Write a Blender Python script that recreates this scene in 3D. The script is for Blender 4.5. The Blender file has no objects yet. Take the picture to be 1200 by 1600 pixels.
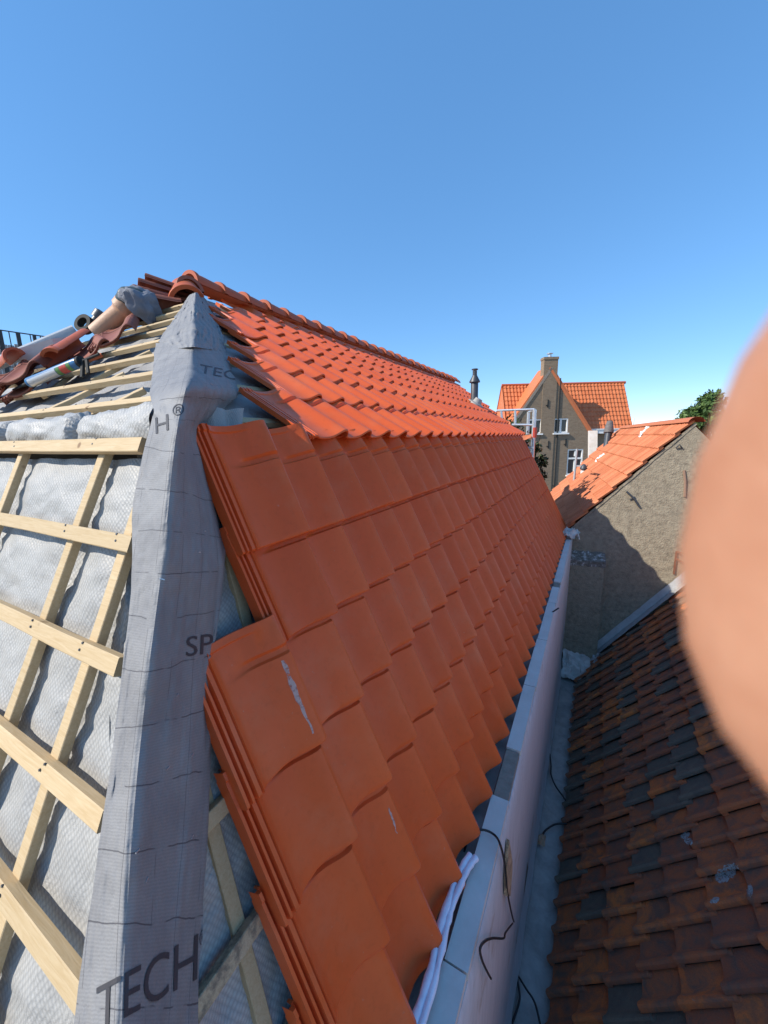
import bpy, math, random
from mathutils import Vector as V, Matrix
from mathutils.bvhtree import BVHTree
from mathutils import noise as NZ
random.seed(7)
SC = bpy.context.scene
COL = SC.collection
R = math.radians

# ------------------------------------------------------------------ camera
F, YAW, PITCH, ROLL = 600.1, 0.501292, 0.186612, -0.0236996   # focal length in photo pixels, angles
cy, sy, cp, sp = math.cos(YAW), math.sin(YAW), math.cos(PITCH), math.sin(PITCH)
FW = V((-sy*cp, cy*cp, -sp)); _r0 = V((cy, sy, 0)); _u0 = _r0.cross(FW)
CR = _r0*math.cos(ROLL) + _u0*math.sin(ROLL)
CU = -_r0*math.sin(ROLL) + _u0*math.cos(ROLL)
cam = bpy.data.cameras.new('camera'); camo = bpy.data.objects.new('camera', cam); COL.objects.link(camo)
camo.matrix_world = Matrix(((CR.x, CU.x, -FW.x, 0), (CR.y, CU.y, -FW.y, 0), (CR.z, CU.z, -FW.z, 0), (0, 0, 0, 1)))
cam.sensor_fit = 'HORIZONTAL'; cam.sensor_width = 36; cam.lens = 18
cam.clip_start = 0.001; cam.clip_end = 5000
cam.dof.use_dof = True; cam.dof.focus_distance = 3.2; cam.dof.aperture_fstop = 18.0/1.15
SC.camera = camo

# ------------------------------------------------------------------ light
SUN = V((-1.0, -1.0, 1.12)).normalized()
w = bpy.data.worlds.new('World'); SC.world = w; w.use_nodes = True
nt = w.node_tree; bg = nt.nodes['Background']
sky = nt.nodes.new('ShaderNodeTexSky'); sky.sky_type = 'NISHITA'; sky.sun_disc = False
sky.sun_elevation = math.asin(SUN.z); sky.sun_rotation = math.atan2(SUN.x, SUN.y)
sky.altitude = 1800; sky.air_density = 0.9; sky.dust_density = 0.0; sky.ozone_density = 6.0
gam = nt.nodes.new('ShaderNodeGamma'); gam.inputs['Gamma'].default_value = 0.52
hsv = nt.nodes.new('ShaderNodeHueSaturation'); hsv.inputs['Hue'].default_value = 0.503; hsv.inputs['Saturation'].default_value = 1.5; hsv.inputs['Value'].default_value = 1.32
nt.links.new(sky.outputs[0], gam.inputs['Color']); nt.links.new(gam.outputs[0], hsv.inputs['Color']); nt.links.new(hsv.outputs[0], bg.inputs[0]); bg.inputs[1].default_value = 0.15
sl = bpy.data.lights.new('sun', 'SUN'); sl.energy = 2.6; sl.angle = R(0.5); sl.color = (1, 0.93, 0.82)
so = bpy.data.objects.new('sun', sl); COL.objects.link(so)
so.rotation_euler = (-SUN).to_track_quat('-Z', 'Y').to_euler()
SC.view_settings.view_transform = 'Standard'; SC.view_settings.look = 'None'
SC.view_settings.exposure = 1.27; SC.view_settings.gamma = 1

# ------------------------------------------------------------------ helpers
def ray(x, y): return FW + CR*((x-600)/F) - CU*((y-800)/F)
def onplane(x, y, P, n):
    d = ray(x, y); return d*(P.dot(n)/d.dot(n))
def py(x, y, Y): d = ray(x, y); return d*(Y/d.y)
def pz(x, y, Z): d = ray(x, y); return d*(Z/d.z)
def fbm(p, s=1.0, o=3, seed=0.0):
    return NZ.fractal(V((p[0]*s+seed, p[1]*s, p[2]*s)), 1.0, 2.0, o)

class MB:
    def __init__(s): s.v = []; s.f = []; s.t = []; s.m = []; s.uv = None; s.tint = 0.5; s.mi = 0
    def vert(s, p): s.v.append((p[0], p[1], p[2])); return len(s.v)-1
    def face(s, ids): s.f.append(tuple(ids)); s.t.append(s.tint); s.m.append(s.mi)
    def poly(s, pts): s.face([s.vert(p) for p in pts])
    def grid(s, rows, close=False):
        ids = [[s.vert(p) for p in r] for r in rows]
        for a, b in zip(ids, ids[1:]):
            n = len(a)
            for j in range(n if close else n-1):
                k = (j+1) % n; s.face((a[j], a[k], b[k], b[j]))
        return ids
    def box(s, c, a, b, d):      # centre and three half vectors
        c, a, b, d = V(c), V(a), V(b), V(d)
        P = [c+a*i+b*j+d*k for k in (-1, 1) for j in (-1, 1) for i in (-1, 1)]
        ids = [s.vert(p) for p in P]
        sgn = 1 if a.cross(b).dot(d) > 0 else -1
        for q in ((0, 2, 3, 1), (4, 5, 7, 6), (0, 1, 5, 4), (2, 6, 7, 3), (0, 4, 6, 2), (1, 3, 7, 5)):
            s.face([ids[i] for i in (q if sgn > 0 else q[::-1])])
    def beam(s, p, q, wd, th, up, wob=0.0, n=6):   # timber from p to q; wd across, th along up
        p, q, up = V(p), V(q), V(up); d = (q-p); L = d.length; d = d/L
        side = d.cross(up).normalized(); up = side.cross(d)
        rows = []
        for i in range(n+1):
            c = p + d*L*i/n + side*fbm((i*.7, p.x*3, p.z*5), 1, 2)*wob + up*fbm((i*.7, p.x*3+9, p.z*5), 1, 2)*wob*.6
            h = [(-1, -1), (-1, .86), (-.9, 1), (.9, 1), (1, .86), (1, -1)]
            rows.append([c + side*(wd/2*a) + up*(th/2*b) for a, b in h])
        ids = s.grid(rows, True)
        s.face(ids[0][::-1]); s.face(ids[-1])
    def tube(s, pts, r, n=10, caps=True, rr=None):
        pts = [V(p) for p in pts]; rows = []; up = V((0.13, 0.2, 1)).normalized(); T = len(pts)
        for i, p in enumerate(pts):
            d = (pts[min(i+1, T-1)] - pts[max(i-1, 0)]).normalized()
            a = d.cross(up)
            if a.length < .1: a = d.cross(V((1, 0, 0)))
            a.normalize(); b = a.cross(d); up = b
            rad = rr[i] if rr else r
            rows.append([p + a*rad*math.cos(2*math.pi*k/n) + b*rad*math.sin(2*math.pi*k/n) for k in range(n)])
        ids = s.grid(rows, True)
        if caps: s.face(ids[0][::-1]); s.face(ids[-1])
    def lathe(s, base, axis, prof, n=20, caps=True):   # prof: (height, radius)
        axis = V(axis).normalized(); a = axis.orthogonal().normalized(); b = axis.cross(a); base = V(base)
        ids = s.grid([[base + axis*h + a*(r*math.cos(2*math.pi*k/n)) + b*(r*math.sin(2*math.pi*k/n)) for k in range(n)] for h, r in prof], True)
        if caps: s.face(ids[0][::-1]); s.face(ids[-1])

def uvframe(me, fr, ff):
    lay = me.uv_layers.new(name='UVMap')
    for p in me.polygons:
        n = p.normal
        for li in p.loop_indices:
            c = me.vertices[me.loops[li].vertex_index].co
            if abs(n.dot(fr)) < abs(n.dot(ff)): lay.data[li].uv = (c.dot(fr), c.z)
            else: lay.data[li].uv = (c.dot(ff), c.z)

def obj(name, mb, mat, parent=None, smooth=35, frame=None, label=None, cat=None, group=None, kind=None):
    me = bpy.data.meshes.new(name)
    vs = [V(v) for v in mb.v]
    if parent is not None: loc = parent['_o']; loc = V(loc)
    else:
        loc = V((sum(v.x for v in vs)/len(vs), sum(v.y for v in vs)/len(vs), min(v.z for v in vs)))
    me.from_pydata([v-loc for v in vs], [], mb.f); me.update()
    at = me.attributes.new('tint', 'FLOAT', 'FACE'); at.data.foreach_set('value', mb.t)
    if isinstance(mat, (list, tuple)):
        for m in mat: me.materials.append(m)
        me.polygons.foreach_set('material_index', mb.m)
    else: me.materials.append(mat)
    if smooth:
        me.polygons.foreach_set('use_smooth', [True]*len(me.polygons)); me.set_sharp_from_angle(angle=R(smooth))
    if frame: uvframe(me, *frame)
    if mb.uv:
        lay = me.uv_layers.new(name='UVMap')
        for l in me.loops: lay.data[l.index].uv = mb.uv[l.vertex_index]
    o = bpy.data.objects.new(name, me); COL.objects.link(o)
    if parent is not None: o.parent = parent; o.location = loc - V(parent['_w']) if parent.type == 'EMPTY' else (0, 0, 0)
    else: o.location = loc
    o['_o'] = tuple(loc); o['_w'] = tuple(loc)
    tag(o, label, cat, group, kind)
    return o
def tag(o, label=None, cat=None, group=None, kind=None):
    if label: o['label'] = label
    if cat: o['category'] = cat
    if group: o['group'] = group
    if kind: o['kind'] = kind
def thing(name, loc, label, cat, group=None):
    o = bpy.data.objects.new(name, None); COL.objects.link(o); o.location = loc; o.empty_display_size = .1
    o['_o'] = tuple(loc); o['_w'] = tuple(loc)
    tag(o, label, cat, group); return o

# ------------------------------------------------------------------ materials
def mat(name, col, rough=.6, spec=.5, metal=0.0):
    m = bpy.data.materials.new(name); m.use_nodes = True
    b = m.node_tree.nodes['Principled BSDF']
    b.inputs['Base Color'].default_value = (*col, 1); b.inputs['Roughness'].default_value = rough
    b.inputs['Specular IOR Level'].default_value = spec; b.inputs['Metallic'].default_value = metal
    return m
class NT:
    def __init__(s, m): s.t = m.node_tree; s.b = s.t.nodes['Principled BSDF']
    def n(s, t, **k):
        x = s.t.nodes.new(t)
        for a, b in k.items():
            if a.startswith('i_'):
                key = a[2:]; key = int(key) if key.isdigit() else key.replace('_', ' ')
                x.inputs[key].default_value = b
            else: setattr(x, a, b)
        return x
    def l(s, a, b): s.t.links.new(a, b)
    def coord(s, uv=False): return s.n('ShaderNodeTexCoord').outputs['UV' if uv else 'Object']
    def noise(s, co, scale, detail=4, rough=.55, dist=0):
        x = s.n('ShaderNodeTexNoise'); s.l(co, x.inputs['Vector'])
        x.inputs['Scale'].default_value = scale; x.inputs['Detail'].default_value = detail
        x.inputs['Roughness'].default_value = rough; x.inputs['Distortion'].default_value = dist
        return x.outputs['Fac']
    def ramp(s, fac, stops):
        x = s.n('ShaderNodeValToRGB'); s.l(fac, x.inputs[0]); e = x.color_ramp.elements
        while len(e) < len(stops): e.new(.5)
        for i, (p, c) in enumerate(stops):
            e[i].position = p; e[i].color = (*c, 1) if not isinstance(c, (int, float)) else (c, c, c, 1)
        return x.outputs[0]
    def mix(s, fac, a, b, mode='MIX'):
        x = s.n('ShaderNodeMix', data_type='RGBA', blend_type=mode)
        if isinstance(fac, (int, float)): x.inputs[0].default_value = fac
        else: s.l(fac, x.inputs[0])
        for v, i in ((a, 6), (b, 7)):
            if isinstance(v, tuple): x.inputs[i].default_value = (*v, 1)
            else: s.l(v, x.inputs[i])
        return x.outputs[2]
    def math(s, op, a, b=None):
        x = s.n('ShaderNodeMath', operation=op)
        for v, i in ((a, 0), (b, 1)):
            if v is None: continue
            if isinstance(v, (int, float)): x.inputs[i].default_value = v
            else: s.l(v, x.inputs[i])
        return x.outputs[0]
    def bump(s, h, dist, strength=1.0, prev=None):
        x = s.n('ShaderNodeBump'); x.inputs['Strength'].default_value = strength; x.inputs['Distance'].default_value = dist
        s.l(h, x.inputs['Height'])
        if prev is not None: s.l(prev, x.inputs['Normal'])
        s.l(x.outputs[0], s.b.inputs['Normal']); return x.outputs[0]
    def color(s, c): s.l(c, s.b.inputs['Base Color'])
    def attr(s): return s.n('ShaderNodeAttribute', attribute_name='tint').outputs['Fac']

def tile_material(name, c0, c1, rough, spots=.0):
    m = mat(name, c0, rough, .26); t = NT(m); co = t.coord()
    c = t.mix(t.attr(), c0, c1)
    n1 = t.noise(co, 9, 5); n2 = t.noise(co, 260, 2)
    c = t.mix(t.ramp(n1, [(.35, 0.0), (.8, .28)]), c, tuple(x*.75 for x in c1))
    dust = t.ramp(t.noise(co, 3.1, 6, .7), [(.50, 0.0), (.78, .28)])
    c = t.mix(t.ramp(t.noise(co, 34, 5, .75), [(.52, 0.0), (.75, .22)]), c, tuple(x*.5 for x in c0))
    c = t.mix(dust, c, (.62, .27, .15))
    if spots: 
        sp_ = t.ramp(t.noise(co, 55, 3, .6), [(.70, 0.0), (.76, spots)]); c = t.mix(sp_, c, (.5, .42, .36))
    t.color(c)
    r = t.ramp(n1, [(.3, rough-.05), (.75, rough+.12)]); t.l(r, t.b.inputs['Roughness'])
    t.bump(n2, .0006, .5)
    return m
M = {}
M['tile'] = tile_material('engobed_terracotta', (.70, .108, .025), (.77, .132, .033), .33, .25)
M['ridge'] = tile_material('ridge_terracotta', (.40, .088, .035), (.46, .11, .045), .42, .3)
M['oldtile_dark'] = tile_material('weathered_terracotta', (.20, .062, .04), (.28, .095, .06), .6, .3)
M['tile_right'] = tile_material('orange_concrete_tile', (.44, .125, .048), (.60, .21, .095), .6, .2)
M['tile_far'] = tile_material('far_orange_tile', (.55, .15, .055), (.62, .19, .075), .5, .0)

def m_old():
    m = mat('mossy_old_pantile', (.1, .04, .03), .8, .12); t = NT(m); co = t.coord()
    c = t.ramp(t.attr(), [(0.0, (.17, .135, .10)), (.30, (.22, .175, .13)), (.36, (.42, .13, .065)), (.62, (.56, .165, .065)), (.85, (.70, .19, .06)), (1.0, (.78, .24, .07))])
    soot = t.ramp(t.noise(co, 7, 6, .65, .6), [(.40, 0.0), (.64, .8)]); c = t.mix(soot, c, (.14, .112, .092))
    moss = t.ramp(t.noise(co, 16, 4, .6), [(.55, 0.0), (.72, .5)]); c = t.mix(moss, c, (.19, .14, .10))
    lich = t.ramp(t.noise(co, 42, 5, .65), [(.66, 0.0), (.73, .7)]); c = t.mix(lich, c, (.26, .26, .24))
    fine = t.noise(co, 170, 3); c = t.mix(t.ramp(fine, [(.3, .0), (.8, .3)]), c, (.04, .035, .03))
    t.color(c); t.bump(t.noise(co, 90, 4), .004, .8)
    return m
M['old'] = m_old()

def m_wood(name, c0, c1, dirt=0.0):
    m = mat(name, c0, .65, .3); t = NT(m); co = t.coord()
    mp = t.n('ShaderNodeMapping'); t.l(co, mp.inputs[0]); mp.inputs['Scale'].default_value = (2.2, 30, 30)
    g = t.noise(mp.outputs[0], 3.0, 5, .6, 1.5)
    c = t.mix(t.ramp(g, [(.3, 0.0), (.7, 1.0)]), c0, c1)
    kn = t.n('ShaderNodeTexVoronoi'); t.l(co, kn.inputs['Vector']); kn.inputs['Scale'].default_value = 5.5
    k = t.ramp(kn.outputs['Distance'], [(.045, .8), (.075, 0.0)]); c = t.mix(k, c, (.16, .085, .04))
    tt = t.mix(t.attr(), (.9, .86, .8), (1.08, 1.02, .95)); c = t.mix(1.0, c, tt, 'MULTIPLY')
    if dirt: c = t.mix(t.ramp(t.noise(co, 26, 5, .7), [(.45, 0.0), (.6, dirt)]), c, (.13, .11, .085))
    t.color(c); t.bump(g, .0015, .5)
    return m
M['wood'] = m_wood('fresh_pine', (.54, .44, .29), (.45, .34, .195))
M['wood_dirty'] = m_wood('dirty_pine', (.50, .42, .30), (.40, .31, .2), .8)

def m_membrane():
    m = mat('grey_membrane', (.3, .31, .33), .62, .35); t = NT(m); uv = t.coord(True)
    sx = t.n('ShaderNodeSeparateXYZ'); t.l(uv, sx.inputs[0])
    co = t.coord()
    wob = t.math('MULTIPLY', t.math('SUBTRACT', t.noise(co, 6, 2), .5), .02)
    def line(s, period, wd, ph):
        a = t.math('ADD', t.math('ADD', s, wob), ph); a = t.math('DIVIDE', a, period); a = t.math('FRACT', a)
        a = t.math('ABSOLUTE', t.math('SUBTRACT', a, .5)); return t.math('GREATER_THAN', a, .5-wd/period/2)
    la = line(sx.outputs[1], .105, .0022, .03); lb = line(sx.outputs[0], .135, .002, .075)
    brk = t.ramp(t.noise(uv, 7, 2), [(.42, 0.0), (.46, 1.0)])
    ln = t.math('MULTIPLY', t.math('MAXIMUM', la, lb), brk)
    base = t.mix(t.ramp(t.noise(co, 8, 5), [(.3, 0.0), (.7, 1.0)]), (.19, .19, .198), (.25, .25, .254))
    wx = t.n('ShaderNodeTexWave', wave_type='BANDS', bands_direction='Y'); t.l(uv, wx.inputs['Vector'])
    wx.inputs['Scale'].default_value = 60; wx.inputs['Distortion'].default_value = 3; wx.inputs['Detail'].default_value = 2
    base = t.mix(t.math('MULTIPLY', wx.outputs['Fac'], .25), base, (.11, .112, .125))
    base = t.mix(t.math('MULTIPLY', ln, .8), base, (.05, .05, .06)); t.color(base)
    h = t.noise(co, 26, 5, .6); b1 = t.bump(h, .006, .7); t.bump(t.noise(co, 190, 3), .0012, .6, b1)
    return m
M['membrane'] = m_membrane()
M['print'] = mat('black_print', (.05, .05, .058), .6, .3)

def m_insul(name, c0, c1, dot=150.0):
    m = mat(name, c0, .5, .35); t = NT(m); co = t.coord(); uv = t.coord(True)
    vor = t.n('ShaderNodeTexVoronoi'); t.l(uv, vor.inputs['Vector']); vor.inputs['Scale'].default_value = 78; vor.inputs['Randomness'].default_value = .15
    rt = t.n('ShaderNodeMapping'); t.l(uv, rt.inputs[0]); rt.inputs['Rotation'].default_value = (0, 0, .72); t.l(rt.outputs[0], vor.inputs['Vector'])
    d = vor.outputs['Distance']
    wr = t.noise(co, 9, 6, .62, .8)
    c = t.mix(t.ramp(d, [(.15, 0.0), (.6, 1.0)]), c1, c0)
    c = t.mix(t.ramp(t.noise(co, 4, 4), [(.4, 0.0), (.75, .4)]), c, tuple(x*.72 for x in c0))
    t.color(c); b1 = t.bump(wr, .014, .7); t.bump(d, .0030, .5, b1)
    return m
M['insul'] = m_insul('quilted_foil_insulation', (.29, .288, .28), (.41, .405, .39))
M['under'] = m_insul('pale_roof_foil', (.28, .275, .27), (.36, .355, .35))

def m_pebble():
    m = mat('pebbledash', (.36, .32, .25), .9, .2); t = NT(m); co = t.coord()
    v = t.n('ShaderNodeTexVoronoi'); t.l(co, v.inputs['Vector']); v.inputs['Scale'].default_value = 46
    a = t.noise(co, 13, 5, .65); b = t.noise(co, 1.4, 4, .6)
    c = t.ramp(a, [(.28, (.18, .155, .115)), (.5, (.31, .265, .195)), (.72, (.41, .355, .26))])
    c = t.mix(t.ramp(b, [(.35, 0.0), (.7, .55)]), c, (.28, .235, .17))
    c = t.mix(t.ramp(t.noise(co, 60, 3, .6), [(.62, 0.0), (.7, .5)]), c, (.12, .11, .095))
    t.color(c); b1 = t.bump(v.outputs['Distance'], .008, .7); t.bump(a, .02, .6, b1)
    return m
M['pebble'] = m_pebble()
def m_lichen():
    m = mat('lichen_plaster', (.2, .18, .16), .9, .2); t = NT(m); co = t.coord()
    c = t.ramp(t.noise(co, 14, 6, .7), [(.4, (.13, .12, .10)), (.55, (.22, .20, .175)), (.62, (.5, .49, .46))])
    t.color(c); t.bump(t.noise(co, 30, 4), .012, .8); return m
M['lichen'] = m_lichen()
def m_noisy(name, c0, c1, scale, rough=.6, spec=.4, metal=0.0, bump=.002, bs=60):
    m = mat(name, c0, rough, spec, metal); t = NT(m); co = t.coord()
    c = t.mix(t.ramp(t.noise(co, scale, 6, .62, .4), [(.32, 0.0), (.7, 1.0)]), c0, c1); t.color(c)
    t.bump(t.noise(co, bs, 4), bump, .7); return m
M['zinc'] = m_noisy('grey_lead', (.40, .40, .40), (.54, .54, .54), 7, .5, .4, .2)
M['lead'] = m_noisy('dull_lead', (.26, .25, .235), (.42, .40, .38), 6, .62, .4, .1, .004, 24)
M['cap'] = m_noisy('grey_coping_slab', (.55, .53, .49), (.66, .64, .60), 5, .55, .4)
M['capwood'] = m_noisy('weathered_timber', (.22, .185, .15), (.30, .26, .215), 24, .8, .3, 0, .003)
M['steel'] = m_noisy('galvanised', (.55, .57, .6), (.68, .70, .72), 12, .35, .5, .7)
M['darksteel'] = m_noisy('dark_flue', (.045, .05, .06), (.075, .08, .09), 14, .45, .5, .2)
M['flue_grey'] = m_noisy('grey_clay_flue', (.10, .085, .08), (.17, .15, .14), 12, .7)
M['cable'] = mat('black_cable', (.012, .012, .014), .45)
M['rust'] = m_noisy('rusty_iron', (.14, .05, .03), (.24, .10, .06), 30, .85, .3)
M['fadedrust'] = m_noisy('faded_rust', (.26, .16, .115), (.33, .22, .16), 30, .9, .2)
M['white'] = m_noisy('white_paint', (.72, .72, .70), (.82, .82, .80), 9, .5)
M['glass'] = mat('dark_window_glass', (.025, .03, .038), .08, .6)
M['foam'] = m_noisy('white_foil_hose', (.70, .68, .78), (.84, .82, .9), 18, .3, .6, 0, .006, 40)
M['render'] = m_noisy('whitewashed', (.62, .52, .44), (.78, .73, .68), 5, .85)
def m_mark(name, col, sc, lo, hi):
    m = mat(name, col, .95, .2); t = NT(m); co = t.coord()
    t.color(t.mix(t.noise(co, 90, 4), tuple(c*.6 for c in col), col))
    t.l(t.ramp(t.noise(co, sc, 6, .7), [(lo, 0.0), (hi, .9)]), t.b.inputs['Alpha']); return m
M['mortar'] = m_mark('mortar_smear', (.70, .52, .48), 60, .30, .52)
M['lichenpatch'] = m_mark('white_lichen', (.50, .51, .50), 70, .36, .50)
def m_wallfoil():
    m = mat('painted_parapet', (.6, .58, .6), .5, .4); t = NT(m); co = t.coord()
    mp = t.n('ShaderNodeMapping'); t.l(co, mp.inputs[0]); mp.inputs['Scale'].default_value = (1, 3, .35)
    s = t.noise(mp.outputs[0], 8, 6, .65, .5)
    c = t.mix(t.ramp(s, [(.3, 0.0), (.7, 1.0)]), (.47, .51, .53), (.62, .65, .67))
    c = t.mix(t.ramp(t.noise(co, 2.1, 5, .7), [(.6, 0.0), (.66, .5)]), c, (.33, .28, .22))
    t.color(c); t.bump(t.noise(co, 14, 4), .004, .6); return m
M['foilwall'] = m_wallfoil()
def m_brick(name, c0, c1, mort):
    m = mat(name, c0, .85, .25); t = NT(m); uv = t.coord(True)
    b = t.n('ShaderNodeTexBrick'); t.l(uv, b.inputs['Vector'])
    b.inputs['Scale'].default_value = 1.0; b.inputs['Brick Width'].default_value = .22; b.inputs['Row Height'].default_value = .07
    b.inputs['Mortar Size'].default_value = .010; b.inputs['Bias'].default_value = -.1
    b.inputs['Color1'].default_value = (*c0, 1); b.inputs['Color2'].default_value = (*c1, 1); b.inputs['Mortar'].default_value = (*mort, 1)
    n = t.ramp(t.noise(uv, 1.1, 6, .65), [(.35, 0.0), (.75, .5)]); c = t.mix(n, b.outputs[0], (.20, .15, .105))
    c = t.mix(t.ramp(t.noise(uv, 9, 3), [(.4, 0.0), (.8, .4)]), c, (.30, .25, .18))
    t.color(c); t.bump(b.outputs['Fac'], .01, -.6); return m
M['brick'] = m_brick('brown_brick', (.20, .135, .085), (.28, .195, .125), (.23, .19, .145))
M['brick2'] = m_brick('grey_brick', (.22, .19, .16), (.28, .24, .2), (.27, .25, .22))
M['blueplastic'] = mat('blue_cartridge', (.02, .13, .30), .3, .6)
M['silver'] = mat('silver_label', (.5, .52, .55), .35, .5, .3)
M['red'] = mat('red_band', (.45, .06, .04), .4); M['green'] = mat('green_band', (.10, .22, .06), .4)
M['black'] = mat('black_plastic', (.02, .022, .024), .75, .3)
M['clay'] = m_noisy('clay_pipe', (.42, .24, .15), (.50, .30, .19), 5, .55)
M['card'] = m_noisy('white_card', (.52, .49, .48), (.6, .57, .56), 6, .8)
M['pvc'] = m_noisy('grey_pvc', (.33, .36, .38), (.40, .42, .44), 4, .4)
M['cloth'] = m_noisy('grey_cloth', (.13, .14, .17), (.20, .21, .24), 9, .8, .3, 0, .01, 18)
M['sack'] = m_noisy('dark_green_sack', (.02, .035, .035), (.05, .07, .07), 9, .4, .5)
M['ground'] = m_noisy('clinker_paving', (.30, .24, .18), (.40, .33, .25), .6, .9)
M['mesh'] = mat('black_mesh', (.02, .022, .025), .5)
M['slat'] = m_noisy('grey_slats', (.34, .35, .35), (.52, .52, .51), 8, .8)

# ------------------------------------------------------------------ the main roof frame
W = 0.25
L1 = V((-1.0285, 0, -.3697)); dS = V((.12507, 0, -.32151)); eL = dS.length; sL = dS/eL       # down the steep slope
U1 = V((-1.2108, 0, .0570)); dU = V((-.32144, 0, .20425)); eU = dU.length; uU = dU/eU       # up the upper slope
nL = V((-dS.z, 0, dS.x)).normalized(); nU = V((dU.z, 0, -dU.x)).normalized()
if nU.z < 0: nU = -nU
YD = V((0, 1, 0))
A = V((-3.40, 2.62, 1.45)); B = V((-1.235, .775, .10)); HL = V((.42, -.51, -1.108))
UO = -.06
def hipL(x, z, off=0.0):
    y = B.y + (z-B.z)*(HL.y/HL.z); return V((x, y, z)) + NHL*off
NHL = HL.cross(V((1, 0, 0))).normalized(); NHL = NHL if NHL.y < 0 else -NHL
NHU = (A-B).cross(V((1, 0, 0))).normalized(); NHU = NHU if NHU.z > 0 else -NHU
def hipU(x, z, off=0.0):
    y = B.y + (z-B.z)*((A.y-B.y)/(A.z-B.z)); return V((x, y, z)) + NHU*(off+UO)
def hipXL(z): return B.x + (z-B.z)*HL.x/HL.z
def hipXU(z): return B.x + (z-B.z)*(A.x-B.x)/(A.z-B.z)
def low(x, y, off): return onplane(x, y, L1+nL*off, nL)
def upp(x, y, off): return onplane(x, y, U1+nU*off, nU)
def hl(x, y, off): return onplane(x, y, B+NHL*off, NHL)
def hu(x, y, off): return onplane(x, y, B+NHU*(off+UO), NHU)
MIDX = A.x

house = thing('mansard_house', (MIDX, 5.0, -11.0), 'half-tiled house with glossy new orange tiles and a bare battened hip end', 'house')

# ---- tiles
PROF = [(0.0, .014), (.05, .007), (.12, .002), (.25, 0.0), (.40, .001), (.52, .006), (.62, .015), (.70, .026), (.78, .037), (.85, .044), (.91, .046), (.96, .043), (1.0, .034), (1.025, .022), (1.03, .006)]
LOCK = [(-.255, -.012), (-.25, .012), (-.215, .013), (-.205, .001), (-.175, .001), (-.165, .012), (-.135, .012), (-.125, .001), (-.095, .001), (-.085, .013), (-.03, .013), (-.015, .008)]
def tile(mb, O, du, dv, n, wd, L, prof, th=.015, lift=.026, hs=1.0, bars=None, head=True, e=None, hd=0.0):
    """one pantile: O nose left corner, du across, dv up the slope"""
    vn = [(.055, -th), (.004, -th), (0.0, -th*.55), (.0015, -.004), (.006, -.0005), (.02, 0.0)]
    e = e or L*.76
    if bars: vn += [(.04, 0), (e-.030, 0), (e-.024, 0), (e-.021, -.5), (e-.017, -1)]
    vn += [(e, -1 if bars else 0), (e+.012, 0), (L-.03, 0), (L-.024, .006), (L, .006), (L, -.012)]
    rows = []
    for v, dz in vn:
        r = []
        for u, z in prof:
            d = dz
            if dz <= -.4: d = .016*dz*max(0, min(1, (u-.26)/.42))*max(0, min(1, (1.0-u)/.10))
            if v >= L-.024 and z > .03: d = dz - .6*(z-.03)
            r.append(O + du*(u*wd) + dv*v + n*(z*hs + d + lift*(1-v/L) - hd*max(0, (v-.7*e)/(L-.7*e))))
        rows.append(r)
    mb.grid(rows)
KEEP = []
def course(name, O, du, dv, n, ncol, wd, L, e, prof, mat_, parent, lock=None, th=.015, lift=.026, hs=1.0, bars=False, tint=None, jit=.0015, tuck=0.0):
    mb = MB(); i1 = tuck > .03
    for c in range(ncol):
        mb.tint = tint() if tint else random.random()
        o = O + du*(c*wd) + dv*random.uniform(-jit, jit)*2 + n*random.uniform(-jit, jit)
        p = (lock + prof) if (lock and c == 0) else prof
        nn = (n + dv*random.uniform(-.006, .006) + du*random.uniform(-.006, .006)).normalized()
        tile(mb, o, du, dv, nn, wd, L if (not i1 or c < 2) else L*.97, p, th, lift, hs, bars, True, e, tuck if c >= 2 else (tuck*.35 if c == 1 and i1 else (tuck if not i1 else 0)))
    o_ = obj(name, mb, mat_, parent, 30); KEEP.append(mb); return o_

# steep slope: six courses
PAN = -.070
TILES = []
for i in range(6):
    k0 = [3, 3, 2, 2, 2, 2][i]; Y0 = (.85 - .08*i + k0 + [-.06, 0, -.02, .02, .02, .02][i])*W
    nose = L1 + dS*(i + (0 if i < 5 else -.06)) + nL*PAN
    Yend = [7.45, 7.75, 7.95, 8.2, 8.4, 8.6][i]
    nc = int(round((Yend-Y0)/W))
    course('tile_course', nose + YD*Y0, YD, -sL, nL, nc, W, eL*(1.33 if i else 1.43), eL, PROF, M['tile'], house, LOCK, .018, .034, 1.8, bars=True, jit=.0022, tuck=.046 if i == 0 else .012)
# upper slope: eight courses
KU = [0, 1.03, 2.08, 2.98, 3.82, 4.62, 5.40, 6.1]
Y0U = [6.37, 7.42, 8.42, 9.42, 9.42, 10.4, 11.45, 12.5]
for i, k in enumerate(KU):
    Y0 = (Y0U[i]-.30)*W
    nose = U1 + dU*(k-(.10 if i == 0 else 0)) + nU*(-.048)
    kn = KU[i+1] if i < 7 else 6.8
    e = (kn-k)*eU
    Yend = 7.7 + 2.75*k/6.8
    course('tile_course', nose + YD*Y0, YD, uU, nU, int(round((Yend-Y0)/W)), W, min(e*1.3, e+.115), e, PROF, M['tile'], house, LOCK, bars=(i < 3))
# smears of mortar on two tiles come with the decals below

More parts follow.
